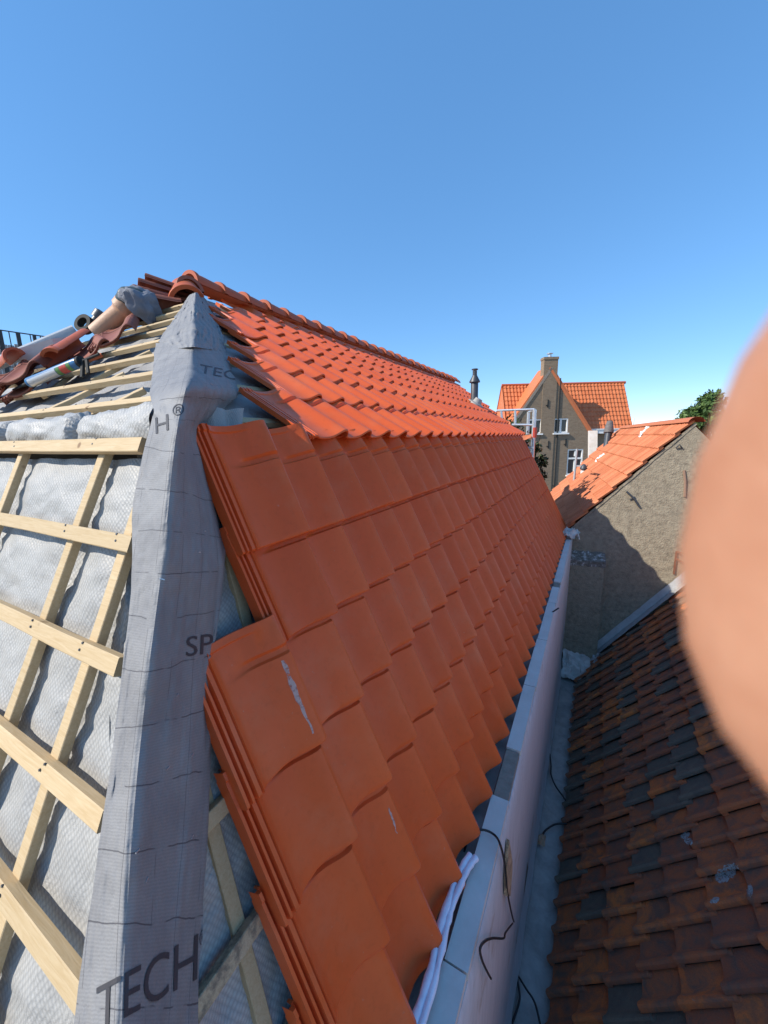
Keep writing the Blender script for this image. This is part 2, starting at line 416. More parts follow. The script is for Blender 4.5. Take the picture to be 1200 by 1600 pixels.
# ---- ridge tiles
RID = U1 + dU*6.98 + nU*(.0)
def ridge_mb(r0=.118, r1=.095, L=.37, sq=.9):
    mb = MB(); rows = []
    sec = [(0.0, r0*.84, .0), (0.0, r0*1.13, 0), (.018, r0*1.16, 0), (.04, r0*1.12, 0), (.05, r0, 0), (.12, r0*.985, 0), (L*.6, (r0+r1)/2, 0), (L, r1, 0), (L, r1*.86, 0), (.05, r0*.86, 0), (0, r0*.84, 0)]
    n = 16
    for y, r, _ in sec:
        rows.append([V((math.cos(math.pi*(1-k/n)*1.06-.09)*r*1.0, y, math.sin(math.pi*(1-k/n)*1.06-.09)*r*sq)) for k in range(n+1)])
    mb.grid(rows); return mb
RW = .307
rm = ridge_mb(); proto = None
for i in range(30):
    y = 2.60 + RW*i
    if y > 10.35: break
    if proto is None:
        for j in range(len(rm.v)): pass
        t = MB(); t.v = [tuple(V(v) + V((RID.x, y, RID.z-.01))) for v in rm.v]; t.f = rm.f; t.t = [.4]*len(rm.f); t.m = rm.m
        proto = obj('ridge_tile', t, M['ridge'], house, 40)
    else:
        c = proto.copy(); COL.objects.link(c); c.parent = house
        c.location = V(proto.location) + V((random.uniform(-.006, .006), RW*i, random.uniform(-.005, .005)))
    
# ---- roof shell below the tiles (other slope, underlay, walls)
UND = -.16
def shell():
    # far slopes of the roof, seen only from elsewhere: continuous foil covered planes
    mb = MB(); LX = 2*MIDX
    def mir(p): return V((LX-p.x, p.y, p.z))
    eav = L1 + dS*5.75 + nL*UND; brk = V((B.x, 0, B.z)) + nU*UND*.4 + V((-.05, 0, -.08)); rdg = V((MIDX, 0, RID.z-.12))
    y0, y1 = A.y+.1, 10.2
    yb0, yb1 = B.y+.06, 7.5
    ye0, ye1 = -.15, 8.5
    for f in (lambda p: p, mir):
        e0, e1 = f(eav)+YD*ye0, f(eav)+YD*ye1
        b0, b1 = f(brk)+YD*yb0, f(brk)+YD*yb1
        r0, r1 = f(rdg)+YD*y0, f(rdg)+YD*y1
        mb.poly([e0, e1, b1, b0]); mb.poly([b0, b1, r1, r0])
    # rear end
    e1, b1, r1 = eav+YD*ye1, brk+YD*yb1, rdg+YD*y1
    mb.poly([e1, mir(e1), mir(b1), b1]); mb.poly([b1, mir(b1), r1])
    return mb
obj('underlay', shell(), M['under'], house, 0)
wl = MB()
wx0, wx1, wy0, wy1, wz0, wz1 = 2*MIDX+.30, -.42, .05, 8.45, -11.0, -2.12
wl.box(((wx0+wx1)/2, (wy0+wy1)/2, (wz0+wz1)/2), ((wx1-wx0)/2, 0, 0), (0, (wy1-wy0)/2, 0), (0, 0, (wz1-wz0)/2))
obj('wall', wl, M['brick2'], house, 0, frame=(V((1, 0, 0)), V((0, 1, 0))))

# ---- insulation on the hip end
def sheet(fun, nu, nv, uvf):
    mb = MB(); mb.uv = []
    rows = []
    for j in range(nv+1):
        r = []
        for i in range(nu+1):
            p = fun(i/nu, j/nv); r.append(p); mb.uv.append(uvf(i/nu, j/nv))
        rows.append(r)
    mb.grid(rows); return mb
BATZ = [-.002, -.273, -.545, -.815, -1.065, -1.325, -1.59]
CTX = [-1.18, -1.475, -2.11, -2.70, -3.3, -3.9, -4.5, -5.1]
def bulge(x, z):
    d = min(abs(x-c) for c in CTX); b = min(1, d/.14)
    dz = min(abs(z-c) for c in BATZ); bz = .55+.45*min(1, dz/.1)
    return .022*(b**.6)*bz
def f_low(u, v):
    z = -.035 - v*1.75; x = hipXL(z)+.02 - u*4.4
    n1 = fbm((x*1.0, z*1.6, 0), 5, 4, 3)*.012 + fbm((x*3, z*9, 0), 3, 2, 8)*.006
    return hipL(x, z, -.034 + bulge(x, z) + n1)
obj('insulation_blanket', sheet(f_low, 200, 110, lambda u, v: (u*4.4, v*1.95)), M['insul'], house, 60)
def f_roll(u, v):     # puffed end of the blanket along the break
    a = -.55 + v*3.5; x = hipXL(.06)+.03 - u*4.3
    pinch = 1 - .40*math.exp(-(((x+1.70) % .62)/.05)**2) - .12*abs(math.sin(x*7.3))
    r = .078*pinch*(1+.18*fbm((x*2, a*.4, 2), 2.2, 3)) + .008*fbm((x*14, a*3, 0), 1, 2)
    c = hipL(x, .062, -.022)
    return c + NHL*(r*math.sin(a)*.95) + V((0, .46, .89))*(-r*1.0*math.cos(a))
obj('insulation_blanket', sheet(f_roll, 240, 22, lambda u, v: (u*4.3, v*.26)), M['insul'], house, 60)
def f_up(u, v):
    z = .12 + v*1.27; x0 = hipXU(z)+.03; x1 = 2*MIDX - hipXU(z); x = x0 + (x1-x0)*u
    return hipU(x, z, -.045 + .016*fbm((x*1.5, z*3, 1), 4, 3) + .008*fbm((x*2, z*14, 1), 3, 2))
obj('insulation_blanket', sheet(f_up, 150, 60, lambda u, v: (u*4.3, v*1.9)), M['under'], house, 60)
def f_side(u, v):     # on the steep slope beside the hip
    s = -.75 + v*6.6; P = L1 + dS*(s-1) + nL*(-.15)
    zz = P.z; y0 = B.y + (zz-B.z)*HL.y/HL.z
    y = y0 + .02 + u*1.0
    d = abs(((y-.30-.0*s) % .30) - .15)
    y = y0 + .02 + u*(.42+.58*min(1, max(0, v-.05)*4))
    return P + YD*y + nL*(.02*min(1, d/.08) + .016*fbm((y*2, s*1.2, 4), 3, 3) + .006*fbm((y*9, s*2, 4), 2, 2))
obj('insulation_blanket', sheet(f_side, 60, 130, lambda u, v: (u*1.0, v*2.3)), M['insul'], house, 60)

# ---- timber
def batten(name, p, q, wd, th, up, m=None, n=8, nails=()):
    mb = MB(); mb.tint = random.random(); mb.beam(p, q, wd, th, up, .004, n); d = (V(q)-V(p)).normalized(); sd = d.cross(V(up)).normalized(); un = sd.cross(d); mb.mi = 1
    for c in nails:
        for k in (-1, 1):
            if random.random() < .8: mb.lathe(V(c) + sd*k*wd*.2 + d*random.uniform(-.01, .01) + un*(th/2-.001), un, [(0, .0038), (.0028, .0034)], 8)
    return obj(name, mb, [m or M['wood'], M['darksteel']], house, 25)
for c in CTX:
    lean = .0 if c != CTX[1] else -.02
    batten('counter_batten', hipL(c+.01, -.02, .004), hipL(c+lean-.03 if c > -1.3 else c+lean*3, -1.7, .004), .042, .026, NHL)
for z in BATZ:
    xr = hipXL(z)-.01
    batten('batten', hipL(xr, z-.012, .031), hipL(xr-4.3, z+.012, .031), .047, .026, NHL, None, 14, [hipL(c, z, .031) for c in CTX[:4] if c < xr])
for (a, b) in (((60, 652), (195, 585)), ((150, 648), (226, 610)), ((85, 607), (152, 553)), ((175, 580), (236, 550))):
    P, Q = hu(*a, -.004), hu(*b, -.004); d = (Q-P).normalized()
    batten('counter_batten', P - d*.12, Q, .036, .026, NHU)
for z in (.205, .356, .503, .64, .785, .905, 1.03, 1.15):
    xr = hipXU(z)+.0; xl = 2*MIDX - hipXU(z)
    batten('batten', hipU(xr, z-.012, .024), hipU(xl, z+.012, .024), .040, .028, NHU, None, 14, [hipU(xr-.12-.3*k, z, .024) for k in range(4) if xr-.12-.3*k > xl+.05])
# steep slope battens in the gap beside the membrane
def Ls(s, y, off): return L1 + dS*(s-1) + YD*y + nL*off
for (a, b, dirty) in (((318, 1288), (372, 1234), 0), ((308, 1563), (425, 1412), 1), ((440, 1612), (500, 1545), 1)):
    P, Q = low(*a, -.105), low(*b, -.105); s = (((P+Q)/2)-L1).dot(sL)/eL+1
    batten('batten', Ls(s, P.y-.08, -.105), Ls(s, P.y+.9, -.105), .046, .028, nL, M['wood_dirty'] if dirty else None)
for (a, b) in (((335, 1310), (402, 1570)), ((355, 860), (384, 975))):
    P, Q = low(*a, -.132), low(*b, -.132); d = (Q-P).normalized()
    batten('counter_batten', P - d*.14, Q + d*.45, .040, .026, nL)
for s in (-.1, .9, 1.9):
    batten('batten', Ls(s, 1.05 - s*.12, -.105), Ls(s, 2.2, -.105), .046, .028, nL)
for k in (.6, 1.6, 2.6, 3.5, 4.3, 5.1):
    P = U1 + dU*k + nU*(-.10); y0 = B.y + (A.y-B.y)*(k/6.8)+.15
    batten('batten', P+YD*y0, P+YD*(y0+.9), .046, .028, nU)

# ---- hip membrane, two sheets
def catmull(pts, t):
    n = len(pts)-1; x = t*n; i = min(int(x), n-1); f = x-i
    p0, p1, p2, p3 = pts[max(i-1, 0)], pts[i], pts[i+1], pts[min(i+2, n)]
    return 0.5*((2*p1) + (p2-p0)*f + (2*p0-5*p1+4*p2-p3)*f*f + (3*p1-p0-3*p2+p3)*f*f*f)
def hipline(z, off):
    if z > B.z: P = V((hipXU(z), hipU(0, z).y, z)); n = (NHU+nU).normalized()
    else: P = V((hipXL(z), hipL(0, z).y, z)); n = (NHL+nL).normalized()
    return P + n*off
def membrane(nodes, nu, nt_, seed, wr=.013, crum=.004):
    """nodes: (left point, crease point, right point) down the hip"""
    Ls_, Cs, Rs = [n[0] for n in nodes], [n[1] for n in nodes], [n[2] for n in nodes]
    mb = MB(); mb.uv = []; rows = []; run = 0; prev = None; ej = min(.12, crum*5)
    for j in range(nt_+1):
        t = j/nt_; l, c, r = catmull(Ls_, t), catmull(Cs, t), catmull(Rs, t)
        if prev is not None: run += (c-prev).length
        prev = c; row = []
        l = c + (l-c)*(1+ej*fbm((run*9, 3, seed), 1, 3)); r = c + (r-c)*(1+ej*fbm((run*9, 8, seed), 1, 3))
        dl, dr = (l-c).length, (r-c).length
        for i in range(nu+1):
            u = i/nu*2-1
            if u < 0: s = -u; p = c.lerp(l, s); q = -dl*s
            else: s = u; p = c.lerp(r, s); q = dr*s
            out = ((c-l).normalized() + (c-r).normalized())
            out = out.normalized() if out.length > 1e-4 else nL
            k = .012*(1-math.exp(-abs(q)/.03))*(1-s)          # rounds the fold
            p = p - out*(.010*math.exp(-(abs(q)/.016)**2)) + out*k
            rg_ = .5 - abs(fbm((p.x, p.y, p.z), 8, 3, seed+2)); a = (rg_*rg_*.9-.15)*wr*.9*(1 if rg_ > 0 else 0) + fbm((p.x*1.3, p.y*1.3, p.z*.9), 5, 4, seed)*wr + fbm((q*30, run*5, 1), 1, 3, seed)*wr*.45*(.4+s*.8)
            if s > .9: a += (s-.9)*10*abs(fbm((run*6, 0, u*3), 1, 2, seed+5))*.012
            a += (abs(fbm((p.x, p.y, p.z), 5.5, 2, seed+9))-.2)*crum*(1.5-.5*s)
            a += fbm((q*13+seed, run*3.2, seed), 1, 2)*crum*1.3*min(1, abs(q)/.03)
            p = p + out*a
            row.append(p); mb.uv.append((q+seed*.03, run+seed*.07))
        rows.append(row)
    mb.grid(rows); return mb
CREASE = [(455, 305), (480, 303), (500, 302), (560, 300), (600, 292), (640, 282), (720, 270), (830, 260), (960, 243), (1080, 228), (1200, 214), (1350, 203), (1500, 194), (1600, 190), (1800, 182)]
def crease_x(y):
    for (y0, x0), (y1, x1) in zip(CREASE, CREASE[1:]):
        if y <= y1: return x0 + (x1-x0)*(y-y0)/(y1-y0)
    return CREASE[-1][1]
def node(lp, yc, rp, kind, co=.028):
    P = hu(*lp, .050 if lp[1] < 590 else .10) if kind[0] == 'u' else hl(*lp, .062)
    C = hu(crease_x(yc), yc, co+.02) if yc < 648 else hl(crease_x(yc), yc, .092)
    Q = upp(*rp, -.075) if kind[1] == 'u' else low(*rp, -.15 if kind[1] == 'b' else -.085)
    return (P, C, Q)
low_nodes = [((243, 536), 536, (350, 538), 'uu'), ((239, 575), 568, (361, 575), 'uu'), ((235, 612), 600, (372, 612), 'uu'),
    ((238, 640), 632, (352, 636), 'lu'), ((236, 662), 668, (316, 672), 'lb'), ((224, 705), 712, (326, 722), 'lb'), ((208, 790), 790, (350, 812), 'lb'), ((206, 870), 872, (352, 872), 'll'), ((204, 940), 950, (345, 938), 'll'),
    ((192, 1035), 1040, (335, 1010), 'll'), ((178, 1150), 1150, (331, 1120), 'll'), ((163, 1265), 1268, (327, 1240), 'll'),
    ((147, 1380), 1390, (321, 1370), 'll'), ((129, 1495), 1500, (314, 1490), 'll'), ((114, 1605), 1610, (309, 1605), 'll'), ((95, 1760), 1770, (300, 1760), 'll')]
nodes = []
for a, y, b, k in low_nodes:
    nodes.append(node(a, y, b, k, {536: .05, 568: .06, 600: .11, 632: .085}.get(y, .05)))
lowm = membrane(nodes, 72, 300, 3.0, .015, .006)
memb = obj('hip_membrane', lowm, M['membrane'], house, 60)
nodes = [node(a, y, b, 'uu', .062) for a, y, b in (((295, 461), 457, (315, 458)), ((282, 482), 473, (328, 479)), ((268, 503), 492, (340, 503)), ((249, 532), 515, (350, 528)), ((264, 546), 542, (352, 549)))]
upm = membrane(nodes, 80, 120, 6.0, .026, .024)
memb2 = obj('hip_membrane', upm, M['membrane'], house, 60)

# printing on the membrane
def bvh(mbs):
    vs, fs = [], []
    for m in mbs:
        o = len(vs); vs += [V(v) for v in m.v]; fs += [tuple(i+o for i in f) for f in m.f]
    return BVHTree.FromPolygons(vs, fs)
def text_mb(body):
    cu = bpy.data.curves.new('print', 'FONT'); cu.body = body; cu.size = 1; cu.resolution_u = 4
    o = bpy.data.objects.new('print', cu); COL.objects.link(o)
    dg = bpy.context.evaluated_depsgraph_get(); dg.update(); me = o.evaluated_get(dg).to_mesh()
    import bmesh
    bm = bmesh.new(); bm.from_mesh(me); bmesh.ops.triangulate(bm, faces=bm.faces[:])
    for _ in range(3):
        ed = [e for e in bm.edges if e.calc_length() > .09]
        if ed: bmesh.ops.subdivide_edges(bm, edges=ed, cuts=1, use_grid_fill=False)
        bmesh.ops.triangulate(bm, faces=bm.faces[:])
    bm.verts.ensure_lookup_table(); bm.verts.index_update()
    vs = [v.co.copy() for v in bm.verts]; fs = [[v.index for v in f.verts] for f in bm.faces]; bm.free()
    o.evaluated_get(dg).to_mesh_clear(); bpy.data.objects.remove(o); bpy.data.curves.remove(cu)
    return vs, fs
def printed(body, tree, p0, ex, ey, parent, name='lettering', off=.0016):
    vs, fs = text_mb(body); x0 = min(v.x for v in vs); x1 = max(v.x for v in vs); y1 = max(v.y for v in vs); mb = MB(); ok = True
    mp = {}
    for i, v in enumerate(vs):
        a = (v.x-x0)/(x1-x0); b = v.y/y1
        d = ray(p0[0]+ex[0]*a+ey[0]*b, p0[1]+ex[1]*a+ey[1]*b).normalized()
        h = tree.ray_cast(V((0, 0, 0)), d)
        if h[0] is None: continue
        n = h[1] if h[1].dot(d) < 0 else -h[1]
        mp[i] = mb.vert(h[0] + n*off)
    for f in fs:
        if all(i in mp for i in f): mb.face([mp[i] for i in f])
    if mb.f: return obj(name, mb, M['print'], parent, 0)
tl = bvh([lowm])
for x, y in ((229, 1375), (300, 1308), (277, 1086), (311, 863), (320, 830), (262, 1200), (214, 1330), (300, 1180), (330, 600), (253, 905)):
    d = ray(x, y).normalized(); h = tl.ray_cast(V((0, 0, 0)), d)
    if h[0] is None: continue
    n_ = h[1] if h[1].dot(d) < 0 else -h[1]; t_ = n_.cross(V((.3, .5, 1))).normalized(); mb = MB()
    mb.box(h[0]+n_*.0012, t_*.0055, n_.cross(t_)*.0011, n_*.0008); obj('staple', mb, M['steel'], memb, 0)
printed('TECH', tl, (150, 1614), (157, -84), (2, -72), memb)
printed('®', tl, (311, 1481), (13, -9), (0, -26), memb)
printed('SP', tl, (290, 1026), (42, -6), (1, -31), memb)
printed('TEC', tl, (311, 582), (58, 12), (2, -13), memb)
printed('H', tl, (244, 678), (20, -6), (-1, -25), memb)
printed('®', tl, (270, 651), (17, -3), (0, -18), memb)

# mortar smears and lichen patches, lying on the tiles they soil
def smear(name, pts, tree, m, parent, off=.0012):
    mb = MB(); rows = []
    for l, r in pts:
        row = []
        for k in range(5):
            x, y = l[0]+(r[0]-l[0])*k/4, l[1]+(r[1]-l[1])*k/4; d = ray(x, y).normalized(); h = tree.ray_cast(V((0, 0, 0)), d)
            if h[0] is None: row.append(row[-1] if row else rows[-1][0]); continue
            n = h[1] if h[1].dot(d) < 0 else -h[1]; row.append(h[0]+n*off)
        rows.append(row)
    mb.grid(rows); return obj(name, mb, m, parent, 60)
def streak(x0, y0, x1, y1, wd, n, seed):
    out = []
    for i in range(n+1):
        t = i/n; x, y = x0+(x1-x0)*t, y0+(y1-y0)*t; w_ = wd*(.35+.65*math.sin(math.pi*min(1, t*1.1+.08)))*(1+.6*fbm((t*7, seed, 0), 1, 3)); x += 2.5*fbm((t*5, seed+4, 0), 1, 2)
        out.append(((x-w_/2, y+w_*.15), (x+w_/2, y-w_*.15)))
    return out
tt = bvh(KEEP[:6])
smear('mortar_smear', streak(441, 1032, 489, 1146, 8, 26, 1), tt, M['mortar'], house)
smear('mortar_smear', streak(607, 1262, 621, 1302, 3, 16, 2), tt, M['mortar'], house)

# ---- gutter, coping and parapet wall
GZ = -1.985; PX0, PX1 = -.372, -.285; PZ = -1.955
gy0, gy1 = -1.2, 8.3
mb = MB(); g = [(-.62, -1.93), (-.57, -2.0), (-.50, -2.03), (-.385, -2.03), (PX0-.002, -2.025), (PX0-.002, PZ-.03)]
mb.grid([[V((x, gy0+(gy1-gy0)*j/30, z + .004*fbm((j, x*20, 0), 1, 2))) for x, z in g] for j in range(31)])
obj('gutter_lining', mb, M['lead'], house, 40)
y = gy0; seg = [(gy0, 1.075, 0), (1.075, 1.86, 0), (1.86, 2.235, 1), (2.235, 2.95, 0), (2.95, 3.75, 0), (3.75, 4.7, 0), (4.7, 5.25, 0), (5.25, 5.45, 1), (5.45, 6.6, 0), (6.6, gy1, 0)]
for a, b, k in seg:
    mb = MB(); c = V(((PX0+PX1)/2, (a+b)/2, PZ-.02 - (.012 if k else 0)))
    mb.box(c, ((PX1-PX0)/2 + (-.004 if k else random.uniform(0, .004)), 0, 0), (random.uniform(-.003, .003), (b-a)/2-.004, 0), (0, 0, .02))
    obj('coping_slab', mb, M['capwood'] if k else M['cap'], house, 0, label='bare brown timber length between grey coping slabs' if k else None)
mb = MB(); rows = []
for j in range(60):
    y = gy0 + (gy1-gy0)*j/59
    rows.append([V((x + .010*fbm((y*1.2, z*1.3, 0), 1, 3), y, z)) for x, z in ((PX1-.02, PZ-.052), (PX1+.0, PZ-.056), (PX1+.008, PZ-.08), (PX1+.006, -2.3), (PX1-.002, -2.8), (PX1-.012, -3.4), (PX1-.03, -4.2), (PX1-.045, -5.0))])
mb.grid(rows); obj('parapet_face', mb, M['foilwall'], house, 50)
# loose bottom edge of the facing and end cap
mb = MB(); rows = []
for j in range(50):
    y = 1.2 + 6.9*j/49; o = .02 + .022*abs(fbm((y*1.5, 0, 0), 1, 3)) 
    rows.append([V((PX1-.036, y, -4.50)), V((PX1-.036+o*.6, y, -4.66)), V((PX1-.04+o*1.5, y, -4.84))])
mb.grid(rows); obj('facing_flap', mb, M['foilwall'], house, 50)
mb = MB(); ymid = (gy0+gy1)/2
mb.box((-.40, ymid, -3.6), (.075, 0, 0), (0, (gy1-gy0)/2, 0), (0, 0, 1.5)); obj('parapet_core', mb, M['brick2'], house, 0, frame=(V((1, 0, 0)), V((0, 1, 0))))

# ---- vent flue on the new roof
vb = upp(741, 632, -.02)
mb = MB(); ax = V((.0, .0, 1)); D0 = vb.dot(FW); px = D0/F
vent = thing('roof_vent', vb, 'dark grey capped vent pipe rising from the far end of the new orange roof', 'vent')
mb.lathe(vb - ax*.25, ax, [(0, 5.6*px), (.25+36*px*.98, 5.6*px), (.25+36*px, 5.2*px)], 20); obj('pipe', mb, M['darksteel'], vent)
mb = MB(); mb.lathe(vb + ax*33*px, ax, [(0, 8.3*px), (1.5*px, 8.2*px), (9*px, 4.2*px), (10*px, 3.9*px)], 20); obj('cowl', mb, M['darksteel'], vent)
mb = MB(); mb.lathe(vb + ax*43*px, ax, [(0, 3.4*px), (7.2*px, 3.4*px)], 16); obj('stub', mb, M['darksteel'], vent)
mb = MB(); mb.lathe(vb + ax*51.5*px, ax, [(0, 5*px), (1.2*px, 5*px), (1.6*px, 4*px)], 16)
for k in range(3):
    a = k*2.1; mb.beam(vb+ax*49*px+V((math.cos(a), math.sin(a), 0))*3*px, vb+ax*52*px+V((math.cos(a), math.sin(a), 0))*3*px, .01, .01, V((1, .3, 0)), 0, 1)
obj('cap', mb, M['darksteel'], vent)
mb = MB(); mb.lathe(vb + nU*.03 - uU*.02, nU, [(-.05, 14*px), (.012, 13*px), (.03, 8*px), (.11, 6*px)], 18); obj('flashing', mb, M['lead'], vent)

# ------------------------------------------------------------------ old roof in shade and its building
TH = R(52); OU = V((math.cos(TH), 0, math.sin(TH))); ON = V((-math.sin(TH), 0, math.cos(TH))); O0 = V((.035, 0, -4.9))
oldh = thing('old_tiled_house', (2.0, 4.0, -11.0), 'low neighbouring house whose old pantile roof is mottled dark red and black', 'house')
OPROF = [(0.0, .010), (.05, .008), (.12, .008), (.3, .006), (.5, .008), (.66, .018), (.76, .033), (.84, .049), (.91, .059), (.97, .060), (1.02, .051), (1.045, .036), (1.05, .026)]
def otint():
    r = random.random()
    return random.uniform(0, .3) if r < .25 else (random.uniform(.36, .66) if r < .72 else random.uniform(.66, 1.0))
oe = .333
for i in range(13):
    ph = [0.0, .03, -.02, .02][i % 4]
    course('tile_course', O0 + OU*(-.03 + i*oe) + YD*(8.42+ph) + ON*(.0), -YD, OU, ON, 33, .252, oe*1.28, oe, OPROF, M['old'], oldh, None, .026, .046, 1.1, False, otint, .006)
mb = MB(); s0 = O0 + ON*(-.06) - OU*.1; s1 = O0 + OU*4.45 - ON*.06; s2 = V((2*s1.x-s0.x, 0, s0.z))
ya, yb = -.2, 8.47
mb.poly([s0+YD*ya, s0+YD*yb, s1+YD*yb, s1+YD*ya]); mb.poly([s1+YD*ya, s1+YD*yb, s2+YD*yb, s2+YD*ya])
mb.poly([s0+YD*ya, s1+YD*ya, s2+YD*ya]); obj('roof_deck', mb, M['capwood'], oldh, 0)
mb = MB(); mb.box(((s0.x+s2.x)/2+.1, (ya+yb)/2, -8.0), ((s2.x-s0.x)/2-.15, 0, 0), (0, (yb-ya)/2-.02, 0), (0, 0, 3.0)); obj('wall', mb, M['brick2'], oldh, 0, frame=(V((1, 0, 0)), V((0, 1, 0))))
mb = MB(); rows = []
for j in range(50):
    y = -.2 + 8.6*j/49; rows.append([V((x, y, z + .012*fbm((y*2, x*9, 0), 1, 3))) for x, z in ((PX1-.05, -4.7), (PX1-.03, -4.88), (PX1+.03, -4.93), (-.1, -4.95), (.02, -4.93), (.12, -4.86))])
mb.grid(rows); obj('valley_gutter', mb, M['lead'], oldh, 50)
ot = bvh(KEEP[-13:])
def patch(cx, cy, rx, ry, rot, seed, n=18):
    out = []
    for i in range(n+1):
        t = -1+2*i/n; w_ = math.sqrt(max(0, 1-t*t))*ry*(1+.45*fbm((t*3, seed, 0), 1.5, 3)); cxx, cyy = cx+t*rx*math.cos(rot), cy+t*rx*math.sin(rot)
        out.append(((cxx-w_*math.sin(rot)*-1, cyy-w_*math.cos(rot)), (cxx-w_*math.sin(rot), cyy+w_*math.cos(rot))))
    return out
for a in ((1136, 1364, 21, 12, -.62, 3), (1117, 1407, 8, 4, -.4, 5), (1071, 1305, 8, 5, -.5, 8), (1076, 1315, 7, 5, .4, 9), (1172, 1392, 5, 9, 0, 12)):
    smear('lichen_patch', patch(*a), ot, M['lichenpatch'], oldh, .0018)

# ------------------------------------------------------------------ right neighbour: gable wall and orange roof
RA = R(6.0); AX = V((-math.sin(RA), math.cos(RA), 0)); BX = V((math.cos(RA), math.sin(RA), 0))
WN = -AX; WP = V((.3, 8.47, 0))
def wp(x, y, off=0.0): return onplane(x, y, WP+WN*off, WN)
vb0, vb1 = wp(905, 815), wp(1087, 661)
vd = (vb1-vb0).normalized(); vdB = vd.dot(BX)
rid = vb1.copy(); cosv = vd.dot(BX); sinv = vd.z
ang = math.atan2(sinv, cosv); SU = BX*math.cos(ang) + V((0, 0, math.sin(ang))); SN = -BX*math.sin(ang) + V((0, 0, math.cos(ang)))
rlen = 7.0; slope_len = 4.2
righth = thing('gable_house', WP + BX*2 + AX*3.5 + V((0, 0, -11)), 'pebbledashed gable-ended house with a sunlit orange tiled roof beyond the parapet gutter', 'house')
eaveP = rid - SU*slope_len
mb = MB(); half = (rid-eaveP).dot(BX)
def rp(b, z, a=0.0): return rid + BX*b + V((0, 0, z)) + AX*a
prof = [(-half, eaveP.z-rid.z), (0, 0), (half, eaveP.z-rid.z)]
bot = -11 - rid.z
N = 40
f0 = [rp(-half, bot), rp(half, bot), rp(half, prof[2][1]-.05), rp(0, -.05), rp(-half, prof[0][1]-.05)]
f1 = [p + AX*rlen for p in f0]
mb.poly(f0); mb.poly(f1[::-1])
for i in range(5):
    j = (i+1) % 5; mb.poly([f0[j], f0[i], f1[i], f1[j]])
obj('wall', mb, M['pebble'], righth, 0)
RPROF = [(0.0, .022), (.06, .004), (.2, 0.0), (.36, .002), (.43, .020), (.47, .026), (.53, .026), (.57, .004), (.75, .002), (.86, .010), (.92, .028), (1.02, .030), (1.03, .0)]
re_ = .33
nrow = int(slope_len/re_)
for i in range(nrow):
    o = eaveP + SU*(slope_len - re_*(nrow-i)) + SN*.02 - AX*.05
    course('tile_course', o, AX, SU, SN, 28, .25, re_*1.2 if i < nrow-1 else re_*1.0, re_, RPROF, M['tile_right'], righth, None, .03, .05, 1.7, False)
mb = MB(); mb.grid([[rid + BX*(.13*math.sin(t)) + V((0, 0, .13*math.cos(t)-.02)) + AX*a for t in [(-1.25+.25*q) for q in range(11)]] for a in [-.06 + .2*z for z in range(36)]])
obj('ridge_cap', mb, M['tile_right'], righth, 50)
mb = MB(); mb.poly([eaveP - SN*.02, rid - SN*.02, rid - SN*.02 + AX*rlen, eaveP - SN*.02 + AX*rlen])
mb.poly([rid - V((0, 0, .02)), rp(half, eaveP.z-rid.z-.02), rp(half, eaveP.z-rid.z-.02, rlen), rid - V((0, 0, .02)) + AX*rlen]); obj('roof_deck', mb, M['tile_right'], righth, 0)
# mortar verge
mb = MB(); n = 40
mb.grid([[eaveP.lerp(rid, i/n) + WN*(.012+.01*fbm((i*.4, 0, 0), 1, 3)) + SN*o_ for o_ in (-.03+.015*fbm((i*.9, 3, 0), 1, 2), -.005, .015)] for i in range(n+1)]); obj('mortar_verge', mb, M['pebble'], righth, 60)
# stepped lead flashing between the old roof and the wall
mb = MB()
for i in range(11):
    s0_, s1_ = i*.42-.05, i*.42+.40
    rows = []
    for q in range(7):
        s_ = s0_ + (s1_-s0_)*q/6; P = O0 + OU*s_
        P = onplane(0, 0, V((0, 0, 0)), V((0, 0, 1))) if False else P
        Y = 8.47 - (P.x-.3)*(BX.y/BX.x)*-1
        c = V((P.x, Y, P.z)); wv = .006*fbm((s_*9, 2, 0), 1, 3)
        rows.append([c + WN*(.014+.006*(i % 2)) + V((0, 0, .36+wv*2)), c + WN*(.03+.006*(i % 2)) + V((0, 0, .16)), c + WN*.06 + ON*.115, c + WN*.24 + ON*(.125+wv)])
    mb.grid(rows)
obj('lead_flashing', mb, M['zinc'], oldh, 50)
# pier with a lichened head
pL, pR = wp(886, 873), wp(943, 873)
mb = MB(); c0 = (pL+pR)/2; hw = (pR-pL).dot(BX)/2
def pier(mb, z0, z1, out, hw_):
    mb.box(c0 + WN*(out/2-.005) + V((0, 0, (z0+z1)/2-c0.z)), BX*hw_, WN*(out/2+.005), V((0, 0, (z1-z0)/2)))
pier(mb, -7, pL.z, .20, hw); obj('pier', mb, M['pebble'], righth, 0)
mb = MB(); rows = []
for i in range(15):
    b = -hw-.02 + (2*hw+.04)*i/14
    rows.append([c0 + BX*b + V((0, 0, z)) + WN*o_ for z, o_ in ((.16+.03*fbm((i*.7, 0, 1), 1, 2), .0), (.10, .06+.02*fbm((i, 2, 1), 1, 2)), (.02, .205+.01*fbm((i, 4, 1), 1, 2)), (-.09+.03*fbm((i*.8, 7, 1), 1, 2), .207))])
mb.grid(rows); obj('pier_head', mb, M['lichen'], righth, 60)
